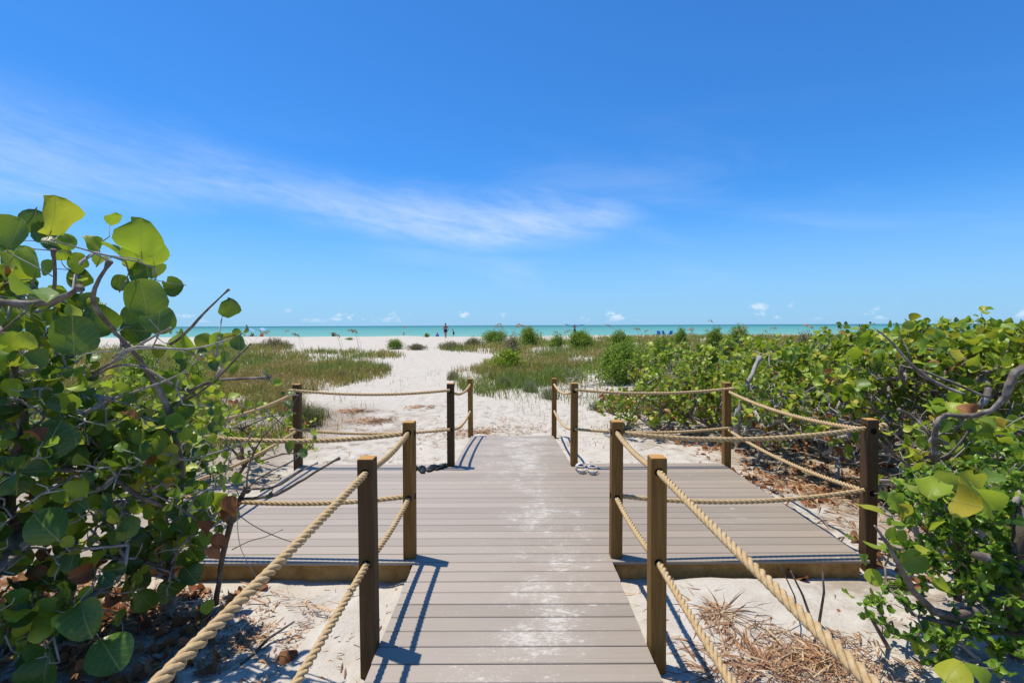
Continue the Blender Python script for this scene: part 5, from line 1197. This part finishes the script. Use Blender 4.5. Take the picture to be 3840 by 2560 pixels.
person('boy in black shorts leaning forward at the water edge', p, 1.42, dict(wai=(-.02,0,.60), che=(-.05,-.01,.71), nec=(-.085,-.01,.795), chin=(-.105,-.015,.83), hea=(-.12,-.015,.875), crn=(-.125,-.01,.915), lsh=(-.03,-.08,.77), lel=(-.03,-.09,.62), lwr=(-.05,-.08,.5), lha=(-.06,-.08,.455), rsh=(-.04,.08,.77), rel=(-.02,.09,.62), rwr=(-.03,.08,.5), rha=(-.04,.08,.455), lhi=(.01,-.045,.49), rhi=(.01,.045,.49), lkn=(.0,-.045,.27), rkn=(.01,.045,.27), lan=(.015,-.045,.04), ran=(.03,.045,.04), lto=(-.06,-.045,.015), rto=(-.05,.045,.015)), 'skin_tan',
   clothes=(('shorts', 'black', [(((.0,0,.57),(.005,0,.50),(.008,0,.40),(.006,0,.31)), (.082,.095,.098,.092), 1.0)]),))
p = beach(1514, 95)
person('small child running along the beach after a ball', p, 1.12, dict(lkn=(.10,-.01,.30), lan=(.17,.01,.06), lto=(.21,-.03,.03), rkn=(-.06,-.02,.28), ran=(-.14,.03,.08), rto=(-.17,-.02,.05), lel=(.18,-.02,.74), lwr=(.27,-.04,.78), lha=(.31,-.05,.79), rel=(-.10,-.05,.66), rwr=(-.05,-.12,.62), rha=(-.03,-.14,.61)), 'skin', 'pink', clothes=(('swimsuit', 'pink', [(((0,0,.50),(0,0,.60),(0,0,.72),(0,0,.77)), (.092,.082,.092,.08), .8)]),))
bpos = at(1517, 1227, 95); bm = bmesh.new(); bmesh.ops.create_icosphere(bm, subdivisions=3, radius=.15); me = bpy.data.meshes.new('beach_ball'); bm.to_mesh(me); bm.free(); o = link('beach_ball', me, M['red']); o.location = bpos; tag(o, 'red ball in the air above the running child', 'ball')
p = beach(1640, 90)
person('person wrapped in blue sitting on the sand by the water', p, 1.6, dict(pel=(0,0,.07), wai=(0,-.01,.15), che=(0,-.02,.27), nec=(0,-.03,.365), chin=(0,-.04,.40), hea=(0,-.04,.45), crn=(0,-.03,.49), lsh=(.10,-.02,.34), lel=(.16,-.03,.2), lwr=(.12,-.12,.12), lha=(.09,-.15,.12), rsh=(-.10,-.02,.34), rel=(-.16,-.03,.2), rwr=(-.12,-.12,.12), rha=(-.09,-.15,.12), lhi=(.06,-.03,.06), lkn=(.10,-.22,.16), lan=(.07,-.34,.03), lto=(.07,-.41,.015), rhi=(-.06,-.03,.06), rkn=(-.10,-.22,.16), ran=(-.07,-.34,.03), rto=(-.07,-.41,.015)), 'skin_tan', clothes=(('towel', 'bluec', [(((0,-.02,.02),(0,-.02,.15),(0,-.02,.28),(0,-.02,.35)), (.20,.20,.16,.09), .8)]),))
p = beach(2155, 68)
person('bare-backed person standing under the blue sunshade with raised elbows', p, 1.62, dict(lel=(.20,-.02,.80), lwr=(.12,-.03,.90), lha=(.08,-.03,.92), rel=(-.20,-.02,.80), rwr=(-.12,-.03,.90), rha=(-.08,-.03,.92)), 'skin', clothes=(('shorts', 'navy', [(((0,0,.57),(0,0,.50),(0,0,.40),(0,0,.33)), (.085,.10,.108,.105), .9)]),))
sit = dict(pel=(0,0,.20), wai=(0,.03,.29), che=(0,.06,.41), nec=(0,.08,.505), chin=(0,.075,.54), hea=(0,.075,.585), crn=(0,.08,.625), lsh=(.10,.06,.48), lel=(.15,.02,.34), lwr=(.14,-.10,.30), lha=(.14,-.15,.30), rsh=(-.10,.06,.48), rel=(-.15,.02,.34), rwr=(-.14,-.10,.30), rha=(-.14,-.15,.30), lhi=(.055,-.02,.19), lkn=(.07,-.25,.26), lan=(.07,-.38,.05), lto=(.07,-.45,.03), rhi=(-.055,-.02,.19), rkn=(-.07,-.25,.26), ran=(-.07,-.38,.05), rto=(-.07,-.45,.03))
def beach_chair(label, loc, rz, mat, group=None, k=1.0, name='beach_chair'):
    root = empty(name, loc); root.rotation_euler = (0, 0, rz); tag(root, label, 'chair', group)
    b = MB(); b.add([(-.27*k, -.26*k, .26*k), (.27*k, -.26*k, .26*k), (.27*k, .2*k, .20*k), (-.27*k, .2*k, .20*k), (-.27*k, -.26*k, .245*k), (.27*k, -.26*k, .245*k), (.27*k, .2*k, .185*k), (-.27*k, .2*k, .185*k)], [(0,1,2,3),(7,6,5,4),(0,4,5,1),(1,5,6,2),(2,6,7,3),(3,7,4,0)]); link('seat', b.mesh('seat', M[mat]), None, root)
    b = MB(); rings = []
    for i in range(7):
        t = i / 6; y = (.19 + .26 * t + .03 * math.sin(math.pi * t)) * k; z = (.22 + .58 * t) * k; wd = (.27 - .04 * max(0, t - .7) / .3) * k
        rings.append([(-wd, y, z), (wd, y, z), (wd, y + .02, z), (-wd, y + .02, z)])
    b.loft(rings); link('backrest', b.mesh('backrest', M[mat]), None, root)
    for sx in (-1, 1):
        x = sx * .285 * k
        b = MB(); b.tube([(x, -.28*k, 0), (x, -.05*k, .26*k), (x, .16*k, .46*k)], .014, 6); link('leg', b.mesh('leg', M['steel'], True), None, root)
        b = MB(); b.tube([(x, .38*k, 0), (x, .1*k, .2*k), (x, -.28*k, .28*k)], .014, 6); link('leg', b.mesh('leg', M['steel'], True), None, root)
        b = MB(); b.box(x - .028*k, x + .028*k, -.26*k, .22*k, .45*k, .475*k); link('armrest', b.mesh('armrest', M['white']), None, root)
p = beach(981, 98); beach_chair('red beach chair under the right parasol', p, .5 + math.pi, 'red', k=1.15)
q, _ = person('person in dark clothes reclining in the red beach chair', p + Vector((.0, .0, .0)), 1.66, sit, 'skin_tan', rz=.5 + math.pi, clothes=(('shirt', 'black', [(((0,.01,.22),(0,.03,.30),(0,.06,.42),(0,.075,.48)), (.10,.095,.105,.07), .85)]),))
p = beach(942, 98); beach_chair('low dark beach chair under the left parasol', p, -.3, 'black', k=1.0)
person('person with bare shoulders sitting in the low dark chair', p, 1.62, sit, 'skin', rz=-.3, clothes=(('swimsuit', 'black', [(((0,.01,.20),(0,.03,.30),(0,.055,.40)), (.10,.092,.10), .85)]),))
p = beach(1252, 100); beach_chair('empty black folding chair standing alone by the water', p, math.pi + .2, 'black', k=1.25)
for px, rz, lb in ((2474, 2.4, 'left blue beach chair of the three by the water'), (2494, 2.0, 'upright middle blue beach chair of the three by the water'), (2511, 3.4, 'right blue beach chair of the three by the water')):
    beach_chair(lb, beach(px, 92), rz, 'bluec', 'blue beach chairs', 1.25)
def parasol(label, loc, mat1, mat2, R_=1.15, H=2.0, tilt=.12):
    root = empty('parasol', loc); root.rotation_euler = (.05, tilt, .2); tag(root, label, 'parasol')
    b = MB(); b.tube([(0, 0, -.2), (0, 0, H + .06)], .02, 8); link('pole', b.mesh('pole', M['white'], True), None, root)
    for k in range(8):
        a0, a1 = 2 * math.pi * k / 8, 2 * math.pi * (k + 1) / 8; b = MB(); rings = []
        for i in range(6):
            t = i / 5; r = R_ * max(.01, t); z = H - .42 * t ** 1.7
            rings.append([(r * math.cos(a0), r * math.sin(a0), z), (r * math.cos((a0+a1)/2) * .985, r * math.sin((a0+a1)/2) * .985, z - .015 * t), (r * math.cos(a1), r * math.sin(a1), z)])
        for i in range(5):
            for j in range(2): b.add([rings[i][j], rings[i][j+1], rings[i+1][j+1], rings[i+1][j]], [(0,1,2,3)])
        link('canopy_panel', b.mesh('canopy_panel', M[mat1 if k % 2 else mat2], True), None, root)
    for k in range(8):
        a0 = 2 * math.pi * k / 8; b = MB(); b.tube([(0, 0, H - .03)] + [(R_ * t * math.cos(a0), R_ * t * math.sin(a0), H - .42 * t ** 1.7 - .012) for t in (.3, .6, 1)], .006, 4); link('rib', b.mesh('rib', M['steel'], True), None, root)
parasol('pale violet and blue parasol over the low dark chair', beach(931, 100), 'violet', 'blues', 1.15, 1.95)
parasol('blue and violet parasol over the red chair', beach(988, 101), 'blues', 'violet', 1.05, 2.0, -.1)
p = beach(917, 97); b = MB(); b.tube([(-.45, 0, .12), (-.2, .05, .2), (.3, 0, .17), (.5, 0, .1)], [.06, .14, .13, .05], 10); o = link('beach_bag', b.mesh('beach_bag', M['black'], True)); o.location = p; tag(o, 'dark beach bag lying left of the parasols', 'bag')
p = beach(957, 98); b = MB(); b.box(-.28, .28, -.18, .18, 0, .30); b.box(-.295, .295, -.195, .195, .302, .36); o = link('cool_box', b.mesh('cool_box', M['blues'])); o.location = p; tag(o, 'light blue cool box between the two parasols', 'cool box')
def sunshade(label, px0, px1, py, Y, mat, dep=2.2):
    a, b_ = at(px0, py, Y), at(px1, py, Y); W_ = b_.x - a.x; x = (a.x + b_.x) / 2; z0 = gz(x, Y); H = a.z - z0; root = empty('sunshade', (x, Y, z0)); tag(root, label, 'sunshade')
    n = 14; V = []; Fs = []
    for i in range(n + 1):
        for j in range(7):
            u = i / n * 2 - 1; v = j / 6 * 2 - 1; V.append((u * W_ / 2, v * dep / 2, H - .20 * (1 - abs(u) ** 1.6) - .05 * (1 - v * v) + .03 * math.sin(5 * u)))
    for i in range(n):
        for j in range(6): Fs.append((i*7+j, (i+1)*7+j, (i+1)*7+j+1, i*7+j+1))
    bb_ = MB(); bb_.add(V, Fs); c = link('canopy', bb_.mesh('canopy', M[mat], True), None, root); sm = c.modifiers.new('s', 'SOLIDIFY'); sm.thickness = .01
    for sx in (-1, 1):
        for sy in (-1, 1): bb_ = MB(); bb_.tube([(sx * W_ / 2, sy * dep / 2, -.1), (sx * W_ / 2, sy * dep / 2, H + .03)], .016, 6); link('pole', bb_.mesh('pole', M['steel'], True), None, root)
sunshade('sagging blue cloth sunshade stretched on poles above the standing person', 2115, 2191, 1215, 68, 'bluec')
sunshade('blue beach canopy showing behind the thicket at the far right', 3680, 3770, 1204, 60, 'bluec')
